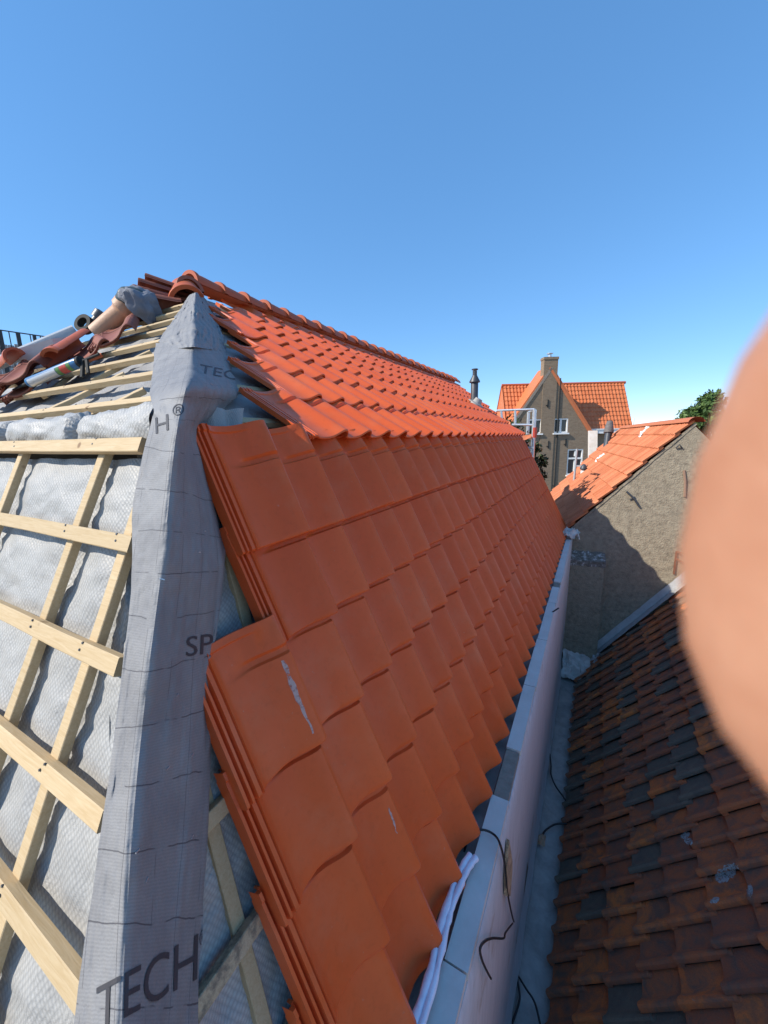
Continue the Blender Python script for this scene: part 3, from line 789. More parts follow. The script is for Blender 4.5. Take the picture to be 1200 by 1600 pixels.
# iron on the wall
ib = thing('iron_bracket', wp(1056, 880), 'rusty triangular iron bracket fixed to the sunlit pebbledash wall', 'bracket')
mb = MB(); p = [wp(1057, 862, .02), wp(1053, 897, .02), wp(1083, 868, .24), wp(1078, 884, .2)]
mb.beam(p[0], p[1], .03, .02, WN, 0, 2); mb.beam(p[0], p[2], .03, .02, V((0, 0, 1)), 0, 2); mb.beam(p[1].lerp(p[0], .7), p[3], .025, .02, V((0, 0, 1)), 0, 2)
mb.beam(p[2], p[3], .025, .02, BX, 0, 2); obj('bracket_arm', mb, M['rust'], ib, 0)
mb = MB(); mb.tube([wp(979, 768, .02), wp(990, 778, .03), wp(999, 792, .02)], .018, 8); mb.tube([wp(984, 781, .01), wp(992, 776, .02)], .012, 6)
obj('wall_anchor', mb, M['darksteel'], None, 40, label='dark slanting iron wall anchor below the orange verge on pebbledash', cat='wall anchor')
mb = MB(); mb.tube([wp(1069, 735, .01), wp(1071, 752, .015), wp(1070, 776, .01)], .02, 6)
obj('wall_anchor', mb, M['fadedrust'], None, 40, label='faded red-brown iron anchor strip high on the pebbledash wall beside the hand', cat='wall anchor')
mb = MB(); mb.tube([wp(1056, 700, .02), wp(1062, 695, .05), wp(1066, 700, .02)], .012, 6)
obj('wall_hook', mb, M['darksteel'], None, 40, label='small dark iron hook near the top of the pebbledash gable', cat='hook')
# crumpled lead at the valley end
def crumple(c, a, b, d, n, amp, seed):
    mb = MB(); rows = []
    for j in range(n+1):
        row = []
        for i in range(n+1):
            u, v = i/n*2-1, j/n*2-1
            h = fbm((u*1.6, v*1.6, seed), 1.3, 4)*amp + abs(fbm((u*3, v*2, seed+3), 1.4, 2))*amp*.8
            row.append(V(c) + V(a)*u*(1+.15*fbm((v*2, seed, 0), 1, 2)) + V(b)*v*(1+.15*fbm((u*2, seed, 5), 1, 2)) + V(d)*(h + .4*(1-u*u)*(1-v*v)))
        rows.append(row)
    mb.grid(rows); return mb
c = wp(904, 1043, .35); obj('lead_sheet', crumple(c, BX*.30 + V((0, 0, -.03)), V((0, -.16, -.2)), V((0, -.06, .10)), 20, .9, 2.0), M['cap'], None, 45, label='crumpled pale grey lead sheet filling the end of the dark valley', cat='lead sheet')
c = wp(930, 1042, .28); obj('lead_sheet', crumple(c, BX*.13 + V((0, 0, .1)), V((0, -.1, -.2)), V((0, -.06, .09)), 14, .9, 5.0), M['zinc'], None, 45, label='small folded lead corner where the flashing meets the dark valley', cat='lead sheet')
c = V((-.31, 8.05, -1.90)); obj('lead_sheet', crumple(c, V((.16, .05, 0)), V((0, .18, .03)), V((-.02, -.05, .13)), 16, .9, 9.0), M['cap'], None, 45, label='scrunched pale lead scrap at the far end of the parapet gutter', cat='lead sheet')

# flue, chimney and pole near the right roof
def atD(x, y, D): d = ray(x, y); return d*(D/d.dot(FW))
fb = atD(946, 712, 12.6); px = 12.6/F; ax = (atD(953, 660, 12.6)-fb).normalized()
fl = thing('roof_flue', fb, 'grey clay flue with tapered cowl on the left edge of the sunlit orange roof', 'flue')
mb = MB(); mb.lathe(fb - ax*.3, ax, [(0, 7*px), (.3, 7.5*px), (.3+10*px, 6*px), (.3+12*px, 5*px)], 16); obj('base', mb, M['flue_grey'], fl)
mb = MB(); mb.lathe(fb + ax*11*px, ax, [(0, 4.8*px), (26*px, 4.8*px)], 16); obj('pipe', mb, M['darksteel'], fl)
mb = MB(); mb.lathe(fb + ax*36*px, ax, [(0, 7*px), (3*px, 7*px), (18*px, 4.2*px), (19*px, 2*px)], 16); obj('cowl', mb, M['flue_grey'], fl)
pb = atD(925, 730, 14.5); px = 14.5/F
ch = MB(); ch.box(pb + V((0, 0, 10*px)), BX*5.5*px, AX*.25, V((-.06, 0, 1))*46*px)
obj('chimney', ch, M['render'], None, 0, label='square whitewashed stack with pinkish stains between the grey flue and brown brick house', cat='chimney')
pb = atD(897, 752, 12.0); px = 12.0/F
pl = thing('lamp_pole', pb, 'grey metal pole carrying a small lamp in front of the tall white sash window', 'pole')
mb = MB(); mb.lathe(pb, V((.02, 0, 1)), [(-.4, 1.6*px), (50*px, 1.6*px)], 10); obj('pole', mb, M['pvc'], pl)
mb = MB(); mb.box(pb + V((.16, 0, 24*px)), (.15, 0, 0), (0, .02, 0), (0, 0, .02)); obj('arm', mb, M['pvc'], pl, 0)
mb = MB(); mb.lathe(pb + V((.24, 0, 17*px)), V((0, 0, 1)), [(0, 1*px), (2*px, 5.4*px), (4*px, 5.4*px), (9*px, 2.5*px), (10*px, 1*px)], 14); obj('lamp_head', mb, M['darksteel'], pl)
mb = MB(); mb.lathe(pb + V((.24, 0, 12*px)), V((0, 0, 1)), [(0, 4*px), (5*px, 4*px)], 12); obj('lamp_bowl', mb, M['white'], pl)
c = vb0; P = onplane(1007, 676, rid + SN*.06, SN)
obj('plastic_sheet', crumple(P, SU*.16+AX*.10, AX*.14, SN*.09, 12, .8, 12.0), M['white'], None, 45, label='small white plastic sheet lying on the sunlit orange roof near its ridge', cat='plastic sheet')
P = onplane(938, 716, rid + SN*.06, SN)
obj('flashing_sheet', crumple(P, SU*.16, AX*.14, SN*.09, 12, .6, 15.0), M['white'], None, 45, label='white flashing sheet at the foot of the grey clay flue', cat='flashing')

# ------------------------------------------------------------------ far brick house (faces the camera squarely)
FH = V((FW.x, FW.y, 0)).normalized(); RH = V((FH.y, -FH.x, 0)); UP = V((0, 0, 1))
def H(u, d, h): return RH*u + FH*d + UP*h
brick = thing('brick_house', H(11, 26, -11), 'tall brown brick house with steep gable, chimney and bright orange tiled cross roof', 'house')
GD = 23.6; s_ = GD/24
gx, gh = 10.13*s_, 3.98*s_; gl, gr, gz = 7.55*s_, 12.76*s_, .22*s_
def slab(pts, d0, d1, mb):       # polygon in (u,h) extruded in depth
    a = [H(u, d0, h) for u, h in pts]; b = [H(u, d1, h) for u, h in pts]
    mb.poly(a); mb.poly(b[::-1])
    n = len(a)
    for i in range(n):
        j = (i+1) % n; mb.poly([a[j], a[i], b[i], b[j]])
# wall with real window openings: (u0,u1,h0,h1)
WIN = [(10.5*s_, 11.37*s_, .15*s_, 1.01*s_), (8.95*s_, 9.77*s_, .15*s_, 1.0*s_), (11.46*s_, 12.42*s_, -2.44*s_, -.86*s_)]
def gable_top(u):
    if u < gx: return gz + (gh-gz)*(u-gl)/(gx-gl)
    return gz + (gh-gz)*(gr-u)/(gr-gx)
mb = MB()
us = sorted(set([gl, gr, gx] + [w_[i] for w_ in WIN for i in (0, 1)]))
for a, b in zip(us, us[1:]):
    holes = sorted([(w_[2], w_[3]) for w_ in WIN if w_[0] < (a+b)/2 < w_[1]])
    z = -11.0
    for h0, h1 in holes:
        mb.poly([H(a, GD, z), H(b, GD, z), H(b, GD, h0), H(a, GD, h0)]); z = h1
    mb.poly([H(a, GD, z), H(b, GD, z), H(b, GD, gable_top(b)), H(a, GD, gable_top(a))])
for u0, u1, h0, h1 in WIN:      # reveals
    for q in ([(u0, h0), (u0, h1)], [(u0, h1), (u1, h1)], [(u1, h1), (u1, h0)], [(u1, h0), (u0, h0)]):
        (a, b), (c_, d_) = q; mb.poly([H(a, GD, b), H(c_, GD, d_), H(c_, GD+.14, d_), H(a, GD+.14, b)])
for u in (gl, gr): mb.poly([H(u, GD, -11), H(u, GD+2.2, -11), H(u, GD+2.2, gz), H(u, GD, gz)])
CD = 24.35
mb.poly([H(7.6, CD, -11), H(15.5, CD, -11), H(15.5, CD, .35), H(7.6, CD, .35)])
mb.poly([H(15.5, CD, -11), H(15.5, CD+3, -11), H(15.5, CD+3, .35), H(15.5, CD, .35)])
mb.poly([H(7.6, CD+3, -11), H(7.6, CD, -11), H(7.6, CD, .35), H(7.6, CD+3, .35)])
mb.poly([H(15.5, CD, .35), H(15.5, CD+3, .35), H(15.5, CD+1.3, 3.2)])
obj('wall', mb, M['brick'], brick, 0, frame=(RH, FH))
mb = MB(); mb.poly([H(7.75, CD+3, .35), H(7.75, CD, .35), H(7.75, CD+1.3, 3.2)]); obj('roof_end', mb, M['tile_far'], brick, 0)
mb = MB(); c0u, c1u = 9.70*s_, 10.53*s_
mb.box(H((c0u+c1u)/2, GD+.20, (-11+4.55*s_)/2), RH*((c1u-c0u)/2), FH*.24, UP*((11+4.55*s_)/2)); mb.box(H((c0u+c1u)/2, GD+.20, 4.50*s_), RH*((c1u-c0u)/2+.03), FH*.27, UP*.07)
chim = obj('chimney', mb, M['brick'], brick, 0, frame=(RH, FH))
mb = MB(); mb.lathe(H((c0u+c1u)/2, GD+.20, 4.57*s_), UP, [(0, .10), (.18, .10)], 12); mb.lathe(H((c0u+c1u)/2, GD+.20, 4.57*s_+.21), UP, [(0, .19), (.03, .19), (.07, .04)], 12); obj('chimney_pot', mb, M['steel'], chim)
# windows
for i, (u0, u1, h0, h1) in enumerate(WIN):
    mb = MB(); t = .07; D_ = GD+.07
    for a, b, c_, d_ in ((u0, u0+t, h0, h1), (u1-t, u1, h0, h1), (u0+t, u1-t, h0, h0+t), (u0+t, u1-t, h1-t, h1)):
        mb.box(H((a+b)/2, D_, (c_+d_)/2), RH*((b-a)/2), FH*.05, UP*((d_-c_)/2))
    um = (u0+u1)/2
    if i < 2: mb.box(H(um, D_, (h0+h1)/2), RH*.05, FH*.045, UP*((h1-h0)/2-t-.002))
    else:
        hm = h1 - (h1-h0)*.36; mb.box(H(um, D_, hm), RH*((u1-u0)/2-t-.002), FH*.045, UP*.05)
        mb.box(H(um, D_+.005, (hm+h1)/2), RH*.03, FH*.035, UP*((h1-hm)/2-t-.055))
        mb.box(H(um, D_+.005, (hm+h0)/2), RH*.03, FH*.035, UP*((hm-h0)/2-t-.055))
    wf = obj('window', mb, M['white'], brick, 0)
    mb = MB(); mb.poly([H(u0+.02, D_+.03, h0+.02), H(u1-.02, D_+.03, h0+.02), H(u1-.02, D_+.03, h1-.02), H(u0+.02, D_+.03, h1-.02)]); obj('pane', mb, M['glass'], wf, 0)
    mb = MB(); mb.box(H(um, GD-.05, h0-.05), RH*((u1-u0)/2+.05), FH*.08, UP*.04); obj('sill', mb, M['white'], wf, 0)
# roofs
FPROF = [(0.0, .02), (.15, 0.0), (.45, .002), (.7, .03), (.9, .04), (1.02, .03)]
def roof_courses(O, du, dv, n, wlen, slen, keep=None):
    wd, e = .215, .30; nr = int(slen/e)+1
    for i in range(nr):
        mb = MB(); gap = False
        for c in range(int(wlen/wd)):
            P = O + du*(c*wd) + dv*(i*e)
            if keep and not keep(P): gap = True; continue
            if gap and mb.f: obj('tile_course', mb, M['tile_far'], brick, 40); mb = MB()
            gap = False
            mb.tint = random.random()
            L = e*1.15 if i < nr-1 else slen-i*e
            rows = []
            for v, dz in ((0.0, -.02), (0.0, 0), (L, 0)):
                rows.append([P + du*(u*wd) + dv*v + n*(z+dz+.035*(1-v/L)) for u, z in FPROF])
            mb.grid(rows)
        if mb.f: obj('tile_course', mb, M['tile_far'], brick, 40)
ce0, cr0 = H(0, CD-.12, .30), H(0, CD+1.25, 3.24)
cdv = (cr0-ce0).normalized(); cn = RH.cross(cdv).normalized(); cn = cn if cn.dot(FH) < 0 else -cn
def inwing(P):
    u = P.dot(RH); d = P.dot(FH); h = P.z
    if gl < u < gr and h < gable_top(u)-.03: return False
    return True
roof_courses(H(7.75, CD-.12, .30), RH, cdv, cn, 7.85, (cr0-ce0).length, inwing)
mb = MB(); mb.tube([H(7.72, CD+1.25, 3.22), H(15.62, CD+1.25, 3.22)], .09, 8); obj('ridge_cap', mb, M['ridge'], brick, 50)
mb = MB(); back = [H(7.7, CD+1.3, 3.2), H(15.6, CD+1.3, 3.2), H(15.6, CD+3.1, .2), H(7.7, CD+3.1, .2)]; mb.poly(back); obj('roof_back', mb, M['tile_far'], brick, 0)
for sgn, ue in ((-1, gl), (1, gr)):
    e0 = H(ue+sgn*.16, GD-.03, gz-.2); r0 = H(gx, GD-.03, gh+.03); dv = (r0-e0).normalized(); n = FH.cross(dv); n = n if n.z > 0 else -n
    mb = MB(); L = (r0-e0).length; dep = 1.75
    mb.box((e0+r0)/2 + FH*dep/2 + n*.04, dv*L/2, FH*dep/2, n*.045); obj('roof_slope', mb, M['tile_far'], brick, 0)
    mb = MB(); mb.box((e0+r0)/2 - n*.08 + FH*.012, dv*L/2, FH*.03, n*.07); obj('verge_board', mb, M['capwood'] if sgn < 0 else M['tile_far'], brick, 0)
# white gutter, downpipe, iron anchors
mb = MB(); mb.box(H((12.25+15.4)/2*1.0, CD-.28, .17), RH*1.62, FH*.13, UP*.12); mb.box(H((12.25+15.4)/2, CD-.28, .31), RH*1.68, FH*.17, UP*.03); obj('eaves_gutter', mb, M['white'], brick, 0)
mb = MB(); mb.tube([H(12.62, CD-.13, .1), H(12.62, CD-.13, -11)], .06, 8); obj('downpipe', mb, M['black'], brick, 40)
mb = MB(); mb.tube([H(10.56, GD-.03, 3.3), H(10.56, GD-.03, -11)], .035, 6); obj('seam_shadow', mb, M['black'], brick, 40)  # black tube drawn as the thin shadow seam beside the chimney breast
for u, h in ((10.05, 1.9), (10.22, -.55), (10.75, -3.0), (11.3, -.45)):
    mb = MB(); mb.box(H(u*s_, GD-.06 if u < 10.5 else GD-.02, h*s_), RH*.03, FH*.02, UP*.22); mb.box(H(u*s_-.06, GD-.06 if u < 10.5 else GD-.02, h*s_-.1), RH*.06, FH*.018, UP*.02); obj('wall_anchor', mb, M['black'], brick, 0)

# masts far behind
for x, y0, y1, r in ((990, 654, 672, .14), (1031, 657, 672, .09)):
    D = 70; p0, p1 = atD(x-.3, 700, D), atD(x, y0, D); mb = MB(); p0.z = -11; mb.tube([V((p1.x, p1.y, -11)), p1], r, 8, True, [r*1.4, r])
    obj('mast', mb, M['white'], None, 40, label='thicker white mast against the sky just right of the brick house' if x < 1000 else 'thin white mast against the sky left of the green tree', cat='mast')

# tree behind the right roof
def leaf_tree(name, base, top, rad, label, mleaf, mbark, n=2600, leaf=.16):
    t = thing(name, base, label, 'tree')
    mb = MB(); c = base.lerp(top, .55)
    mb.tube([base, base.lerp(top, .3)+V((.1, 0, 0)), base.lerp(top, .6), base.lerp(top, .85)], .3, 8, True, [.4, .3, .2, .08])
    rnd = random.Random(11); blobs = []
    hgt = (top-base).z
    for k in range(34):
        a = rnd.random()*6.283; z = rnd.random(); rr = rad*math.sin(math.pi*(.15+.8*z))*math.sqrt(rnd.random())
        q = base + V((rr*math.cos(a), rr*math.sin(a), hgt*(.35+.62*z))); blobs.append((q, rad*rnd.uniform(.2, .36)))
        mb.tube([base.lerp(top, .3+.4*z), q], .05, 5, False, [.09, .02])
    obj('trunk', mb, mbark, t, 50)
    mb = MB()
    for k in range(n):
        q, r = blobs[k % len(blobs)]
        d = V((rnd.gauss(0, 1), rnd.gauss(0, 1), rnd.gauss(0, 1))).normalized()
        p = q + d*r*(rnd.random()**.4); s = leaf*rnd.uniform(.6, 1.3)
        a = V((rnd.gauss(0, 1), rnd.gauss(0, 1), rnd.gauss(0, 1))).normalized(); b = a.cross(d+V((0, 0, .4))).normalized()
        mb.tint = rnd.random(); mb.poly([p-a*s, p+b*s*.5, p+a*s, p-b*s*.5])
    obj('crown', mb, mleaf, t, 0)
    return t
def m_leaf(name, c0, c1):
    m = mat(name, c0, .6, .3); t = NT(m); t.color(t.mix(t.attr(), c0, c1)); return m
M['leaf'] = m_leaf('tree_leaf', (.045, .085, .022), (.10, .16, .04)); M['vine'] = m_leaf('vine_leaf', (.02, .035, .014), (.05, .07, .025))
M['bark'] = m_noisy('bark', (.07, .05, .035), (.12, .09, .06), 9, .9)
tp = atD(1104, 617, 34); leaf_tree('tree', V((tp.x, tp.y, -11)), tp, 3.0, 'leafy green tree rising behind the orange roof beside the hand', M['leaf'], M['bark'], 9000, .22)

# vine and scaffold at the far end of the new roof
SY = 9.9
vroot = py(838, 800, SY)
vt = thing('climbing_plant', vroot, 'dark straggly climber around the scaffold at the far roof end', 'plant')
rnd = random.Random(5); st = MB(); lf = MB()
for (x, y, r) in ((800, 660, 16), (806, 672, 13), (818, 690, 11), (832, 676, 8), (826, 712, 10), (842, 718, 13), (850, 722, 8), (836, 735, 12), (843, 760, 12), (838, 700, 9), (846, 742, 9)):
    q = py(x, y, SY); rr = r*q.dot(FW)/F
    st.tube([vroot + V((rnd.uniform(-.1, .1), 0, -.3)), vroot.lerp(q, .5) + V((rnd.uniform(-.2, .2), .1, 0)), q], .015, 5, False)
    for k in range(60):
        d = V((rnd.gauss(0, 1), rnd.gauss(0, .6), rnd.gauss(0, 1))).normalized(); p = q + d*rr*rnd.random()**.5; s = rnd.uniform(.03, .07)
        a = V((rnd.gauss(0, 1), rnd.gauss(0, 1), rnd.gauss(0, 1))).normalized(); b = a.cross(d).normalized()
        lf.tint = rnd.random(); lf.poly([p-a*s, p+b*s*.6, p+a*s, p-b*s*.6])
obj('stem', st, M['bark'], vt, 50); obj('foliage', lf, M['vine'], vt, 0)
SY2 = 9.3
sc_ = thing('scaffold_tower', py(834, 760, SY2), 'aluminium scaffold guard frame standing at the far end of the orange roof', 'scaffold')
def post(nm, pts, r, m='steel'):
    mb = MB(); mb.tube(pts, r, 8); obj(nm, mb, M[m], sc_, 50)
q = py(835.5, 640, SY2)
post('post', [q, V((q.x, SY2, -7))], .042)
q2 = py(826, 644, SY2+1.2); post('post', [q2, V((q2.x, q2.y, -7))], .035)
q3 = py(805, 641, SY2); post('post', [q3, py(805, 664, SY2)], .026)
q4 = py(783, 641, SY2); post('post', [q4, py(785, 664, SY2)], .026)
post('guard_rail', [py(776, 641.5, SY2), py(835, 639.5, SY2)], .026); post('guard_rail', [py(800, 663.5, SY2), py(835, 664, SY2)], .026)
post('guard_rail', [q, q2], .022); post('guard_rail', [py(822, 700, SY2), py(835, 699, SY2)], .026)
mb = MB(); c = py(835.5, 668, SY2); mb.tube([c, c - V((0, 0, .22))], .05, 10); obj('clamp', mb, M['red'], sc_, 40)
mb = MB(); c = py(821, 689, SY2-.1); tile(mb, c - V((.12, .1, 0)), V((1, .2, 0)).normalized(), V((0, .9, .3)).normalized(), V((0, -.3, .9)).normalized(), .25, .4, PROF)
obj('roof_tile', mb, M['tile_right'], None, 30, label='single bright orange tile by the scaffold post at the far roof end', cat='roof tile')

# ------------------------------------------------------------------ loose things on the hip end
def loose_tile(c, du, dv, label, group=None, wd=.25, L=.42, m='oldtile_dark', hs=1.15):
    mb = MB(); du, dv = V(du).normalized(), V(dv).normalized(); n = du.cross(dv).normalized(); du = dv.cross(n)
    mb.tint = random.random(); O = V(c) - du*wd/2 - dv*L/2
    tile(mb, O, du, dv, n, wd, L, LOCK + PROF, .015, .0, hs, True)
    k = len(mb.v); mb2 = MB()
    tile(mb2, O - n*.016, du, dv, n, wd, L, LOCK + PROF, .0, .0, hs)
    for f in mb2.f: mb.face([i+k for i in f[::-1]])
    mb.v += mb2.v
    return obj('roof_tile', mb, M[m], None, 30, label=label, cat='roof tile', group=group)
XD = V((1, 0, 0)); hd = (A-B); hupU = V((0, (A.y-B.y), (A.z-B.z))).normalized()
def onhip(x, y, off): return hu(x, y, off)
gp = 'loose tiles piled on the battened hip'
loose_tile(onhip(186, 520, .09), XD*.5 + hupU*.5, hupU*.8 - XD*.9, 'pinkish red tile lying ribs-up on the battens below the clay pipe', gp)
loose_tile(onhip(22, 585, .10), XD*.6+hupU*.5, hupU*.6 - XD*.9, 'red tile at the left edge of the photo under the grey pipe', gp)
loose_tile(onhip(70, 590, .05), XD*.9+hupU*.2, hupU*.8 - XD*.5, 'red tile lying flat under the blue cartridge', gp)
loose_tile(onhip(12, 603, .07), XD*.8+hupU*.4, hupU*.7 - XD*.8, 'lowest red tile of the pile at the left edge', gp)
loose_tile(onhip(140, 548, .07), XD*.5 + hupU*.7, hupU*.5 - XD*1.0, 'tile with broken nibs leaning beside the brown ridge tile', gp)
loose_tile(py(268, 464, 2.40), XD*.9 + V((0, .2, .25)), V((.3, .5, -.12)), 'dark red tile topmost of the stack left of the open ridge tile', gp)
loose_tile(py(258, 470, 2.34), XD*.9 + V((0, .2, .3)), V((.3, .6, -.1)), 'dark red tile second in the stack left of the open ridge tile', gp)
loose_tile(py(250, 478, 2.28), XD*.9 + V((0, .2, .35)), V((.25, .6, -.05)), 'dark red tile lowest in the stack left of the open ridge tile', gp)
loose_tile(onhip(52, 572, .13), XD*.7+hupU*.4, hupU*.7 - XD*.7, 'red tile half hidden behind the brown half-round tile and the blue cartridge', gp)
loose_tile(onhip(205, 500, .07), XD*.7 + hupU*.4, hupU*.9 - XD*.5, 'dull red tile wedged between the clay pipe foot and the tile stack', gp)
loose_tile(py(238, 482, 2.16), XD*.9 + V((0, .2, .35)), V((.3, .6, -.02)), 'dark red tile sliding out at the foot of the stack towards the membrane', gp)
def loose_ridge(c, d, up, label, m='ridge', L=.40, r=.115):
    mb = MB(); src = ridge_mb(r, r*.9, L); d = V(d).normalized(); up = V(up); s = d.cross(up).normalized(); up = s.cross(d)
    mb.v = [tuple(V(c) + s*v[0] + d*(v[1]-L/2) + up*v[2]) for v in src.v]; mb.f = src.f; mb.t = [random.random()]*len(src.f); mb.m = src.m
    return obj('ridge_tile', mb, M[m], None, 40, label=label, cat='ridge tile')
loose_ridge(py(280, 466, 2.52), (-1, .15, -.12), (0, -.15, 1), 'dark red ridge tile bridging from the stack to the roof apex', 'oldtile_dark', .46, .11)
loose_ridge(py(290, 462, 2.45), (-.55, .35, .45), (.1, -.6, .8), 'orange starter tile seated on the hip just under the open ridge end', 'ridge', .30, .13)
loose_ridge(onhip(112, 545, .12), onhip(145, 522, .12)-onhip(80, 568, .12), NHU*.4 + V((-.3, -1, .0)), 'long brown half-round tile lying open towards the camera behind the cartridge', 'ridge', .46, .075)
loose_ridge(onhip(14, 566, .17), V((-1, .1, -.1)), NHU + V((-.3, 0, .2)), 'brown half-round tile at the left edge beneath the grey pipe', 'ridge', .34, .06)
# clay pipe
p0, p1 = hu(152, 522, .08), py(203, 477, 1.98)
pd = (p1-p0).normalized(); px = p0.dot(FW)/F; Lp = (p1-p0).length
mb = MB(); rp_ = 14.5*px
mb.lathe(p0, pd, [(.02, rp_*.8), (0.0, rp_*.9), (0, rp_), (Lp*.72, rp_), (Lp*.76, rp_*1.1), (Lp*.80, rp_*1.32), (Lp*.97, rp_*1.42), (Lp, rp_*1.36), (Lp, rp_*1.2), (Lp*.85, rp_*1.1)], 28, False)
mb.lathe(p0+pd*.05, pd, [(0, rp_*.86), (.002, 0.001)], 20, False)
obj('clay_pipe', mb, M['clay'], None, 40, label='beige clay pipe with a wide collar leaning on the tile stack', cat='pipe')
# bundle on top of it
bc = p1 + pd*.05; bt = thing('bundle', bc, 'dark sack bundle draped with grey cloth on top of the clay pipe', 'bundle')
mb = MB(); rows = []
for j in range(19):
    th = math.pi*j/18; row = []
    for k in range(28):
        ph = 2*math.pi*k/28; d = V((math.sin(th)*math.cos(ph), math.sin(th)*math.sin(ph), math.cos(th)))
        row.append(bc + V((d.x*.14, d.y*.13, d.z*.10))*(1+.12*fbm(d, 1.5, 3, 4)))
    rows.append(row)
mb.grid(rows, True); obj('sack', mb, M['sack'], bt, 60)
mb = MB(); rows = []
for j in range(15):
    th = 1.75*j/14; row = []
    for k in range(37):
        ph = 2*math.pi*k/36; d = V((math.sin(th)*math.cos(ph), math.sin(th)*math.sin(ph), math.cos(th)))
        f = 1+.34*fbm(d, 1.5, 3, 4) + .05*math.sin(ph*7+2*th)*th*.6 + .10*fbm(d, 4, 3, 1)
        row.append(bc + V((.07, .0, .012)) + V((d.x*.15, d.y*.15, d.z*.125))*f)
    rows.append(row)
tq = V((0, 0, 1)).rotation_difference(V((.75, .25, .62)))
rows = [[bc + tq @ (p-bc) for p in r] for r in rows]
mb.grid(rows); obj('cloth', mb, M['cloth'], bt, 60)
# caulking gun
g0, g1 = hu(46, 598, .085), hu(124, 566, .10); gd = (g1-g0).normalized(); Lg = (g1-g0).length
gun = thing('caulking_gun', g0, 'black caulking gun loaded with a blue foil cartridge lying across the battens', 'caulking gun')
rg = .030
mb = MB(); mb.lathe(g0+gd*.0, gd, [(0, rg*.8), (.006, rg), (Lg*.97, rg), (Lg, rg*.9)], 24); cart = obj('cartridge', mb, M['blueplastic'], gun)
up = (-FW - gd*(-FW).dot(gd)).normalized()*.55 + V((0, 0, -.55)); up = (up - gd*up.dot(gd)).normalized(); sd = gd.cross(up)
def wrap(a0, a1, t0, t1, m, nm='label_band'):
    mb = MB(); mb.grid([[g0 + gd*(Lg*t) + (up*math.cos(a) + sd*math.sin(a))*(rg+.0012) for a in [a0+(a1-a0)*k/10 for k in range(11)]] for t in (t0, t1)]); obj(nm, mb, M[m], cart, 60)
wrap(-.9, .9, .06, .62, 'silver'); wrap(-.9, .9, .63, .70, 'green'); wrap(-.9, .9, .705, .83, 'red'); wrap(-.9, .9, .835, .90, 'green')
mb = MB(); mb.lathe(g0, -gd, [(0, .016), (.02, .012), (.16, .004)], 12); obj('nozzle', mb, M['black'], gun)
mb = MB(); mb.lathe(g1, gd, [(0, rg*1.05), (.02, rg*1.05), (.022, .008), (.16, .007)], 14); mb.beam(g1+gd*.03, g1+gd*.05-up*.0+V((0, -.03, -.10)), .02, .016, sd, 0, 3); mb.beam(g1+gd*.06, g1+gd*.10+V((0, -.03, -.09)), .016, .012, sd, 0, 3)
mb.beam(g0 + up*(-rg-.006), g1 + up*(-rg-.006), .02, .006, up, 0, 2); obj('gun_frame', mb, M['black'], gun, 30)
# grey pvc gutter length
p0, p1 = py(-30, 583, 1.28), py(120, 519, 1.85)
dirp = (p1-p0).normalized(); mb = MB(); sd = dirp.cross(UP).normalized(); upv = sd.cross(dirp)
sec = [(-1, .3), (-.98, -.1), (-.75, -.65), (-.3, -.95), (.3, -.95), (.75, -.65), (.98, -.1), (1, .3), (.93, .3), (.9, -.1), (.68, -.6), (.28, -.87), (-.28, -.87), (-.68, -.6), (-.9, -.1), (-.93, .3)]
ids = mb.grid([[p + sd*(a*.06) - upv*(b*.06) for a, b in sec] for p in (p0, p0.lerp(p1, .5), p1)], True)
obj('gutter_length', mb, M['pvc'], None, 30, label='long grey plastic gutter length lying along the left edge of the hip', cat='gutter')
# card box
c = py(80, 552, 1.50); mb = MB(); bx = V((.9, .45, .22)).normalized(); by = V((-.3, .9, .35)); by = (by - bx*by.dot(bx)).normalized(); bz = bx.cross(by)
mb.box(c, bx*.15, by*.12, bz*.075)
bo = obj('card_box', mb, M['card'], None, 0, label='pale cardboard box lying tilted between grey gutter length and brown half-round tile', cat='box')
# tape and pipe stub
c = py(133, 507, 1.85); mb = MB(); rr = []
axd = V((.3, -.8, .3)).normalized(); a = axd.orthogonal().normalized(); b = axd.cross(a)
mb.grid([[c + (a*math.cos(t)+b*math.sin(t))*r_ + axd*h for r_, h in ((.075, -.03), (.075, .03), (.045, .03), (.045, -.03), (.075, -.03))] for t in [2*math.pi*k/24 for k in range(25)]])
obj('tape_roll', mb, M['black'], None, 40, label='black roll of tape left of the beige clay pipe', cat='tape roll')
mb = MB(); mb.lathe(py(143, 513, 1.9), V((.35, .3, .6)), [(0, .04), (.10, .04), (.10, .055), (.16, .055), (.17, .03)], 16)
obj('mortar_bottle', mb, M['darksteel'], None, 40, label='small dark bottle with paler neck beside the black tape roll', cat='bottle')
mb = MB(); mb.tube([hu(30, 592, .06), hu(60, 580, .1), hu(10, 606, .08)], .012, 8)
# batten offcut and shard
for (x, y, a, lab) in ((128, 556, .6, 'short broken terracotta shard below the brown half-round tile'), (150, 560, -.3, 'small red terracotta shard beside the black end of the caulking gun')):
    c = hu(x, y, .04); mb = MB(); r_ = random.Random(x)
    pts = [c + XD*(.09*math.cos(t)*r_.uniform(.6, 1.1)) + hupU*(.05*math.sin(t)*r_.uniform(.6, 1.1)) for t in [k*1.05 for k in range(6)]]
    mb.poly([p + NHU*.018 for p in pts]); mb.poly([p for p in pts[::-1]])
    for i in range(6):
        j = (i+1) % 6; mb.poly([pts[i], pts[j], pts[j]+NHU*.018, pts[i]+NHU*.018])
    obj('tile_shard', mb, M['ridge'], None, 0, label=lab, cat='tile shard')

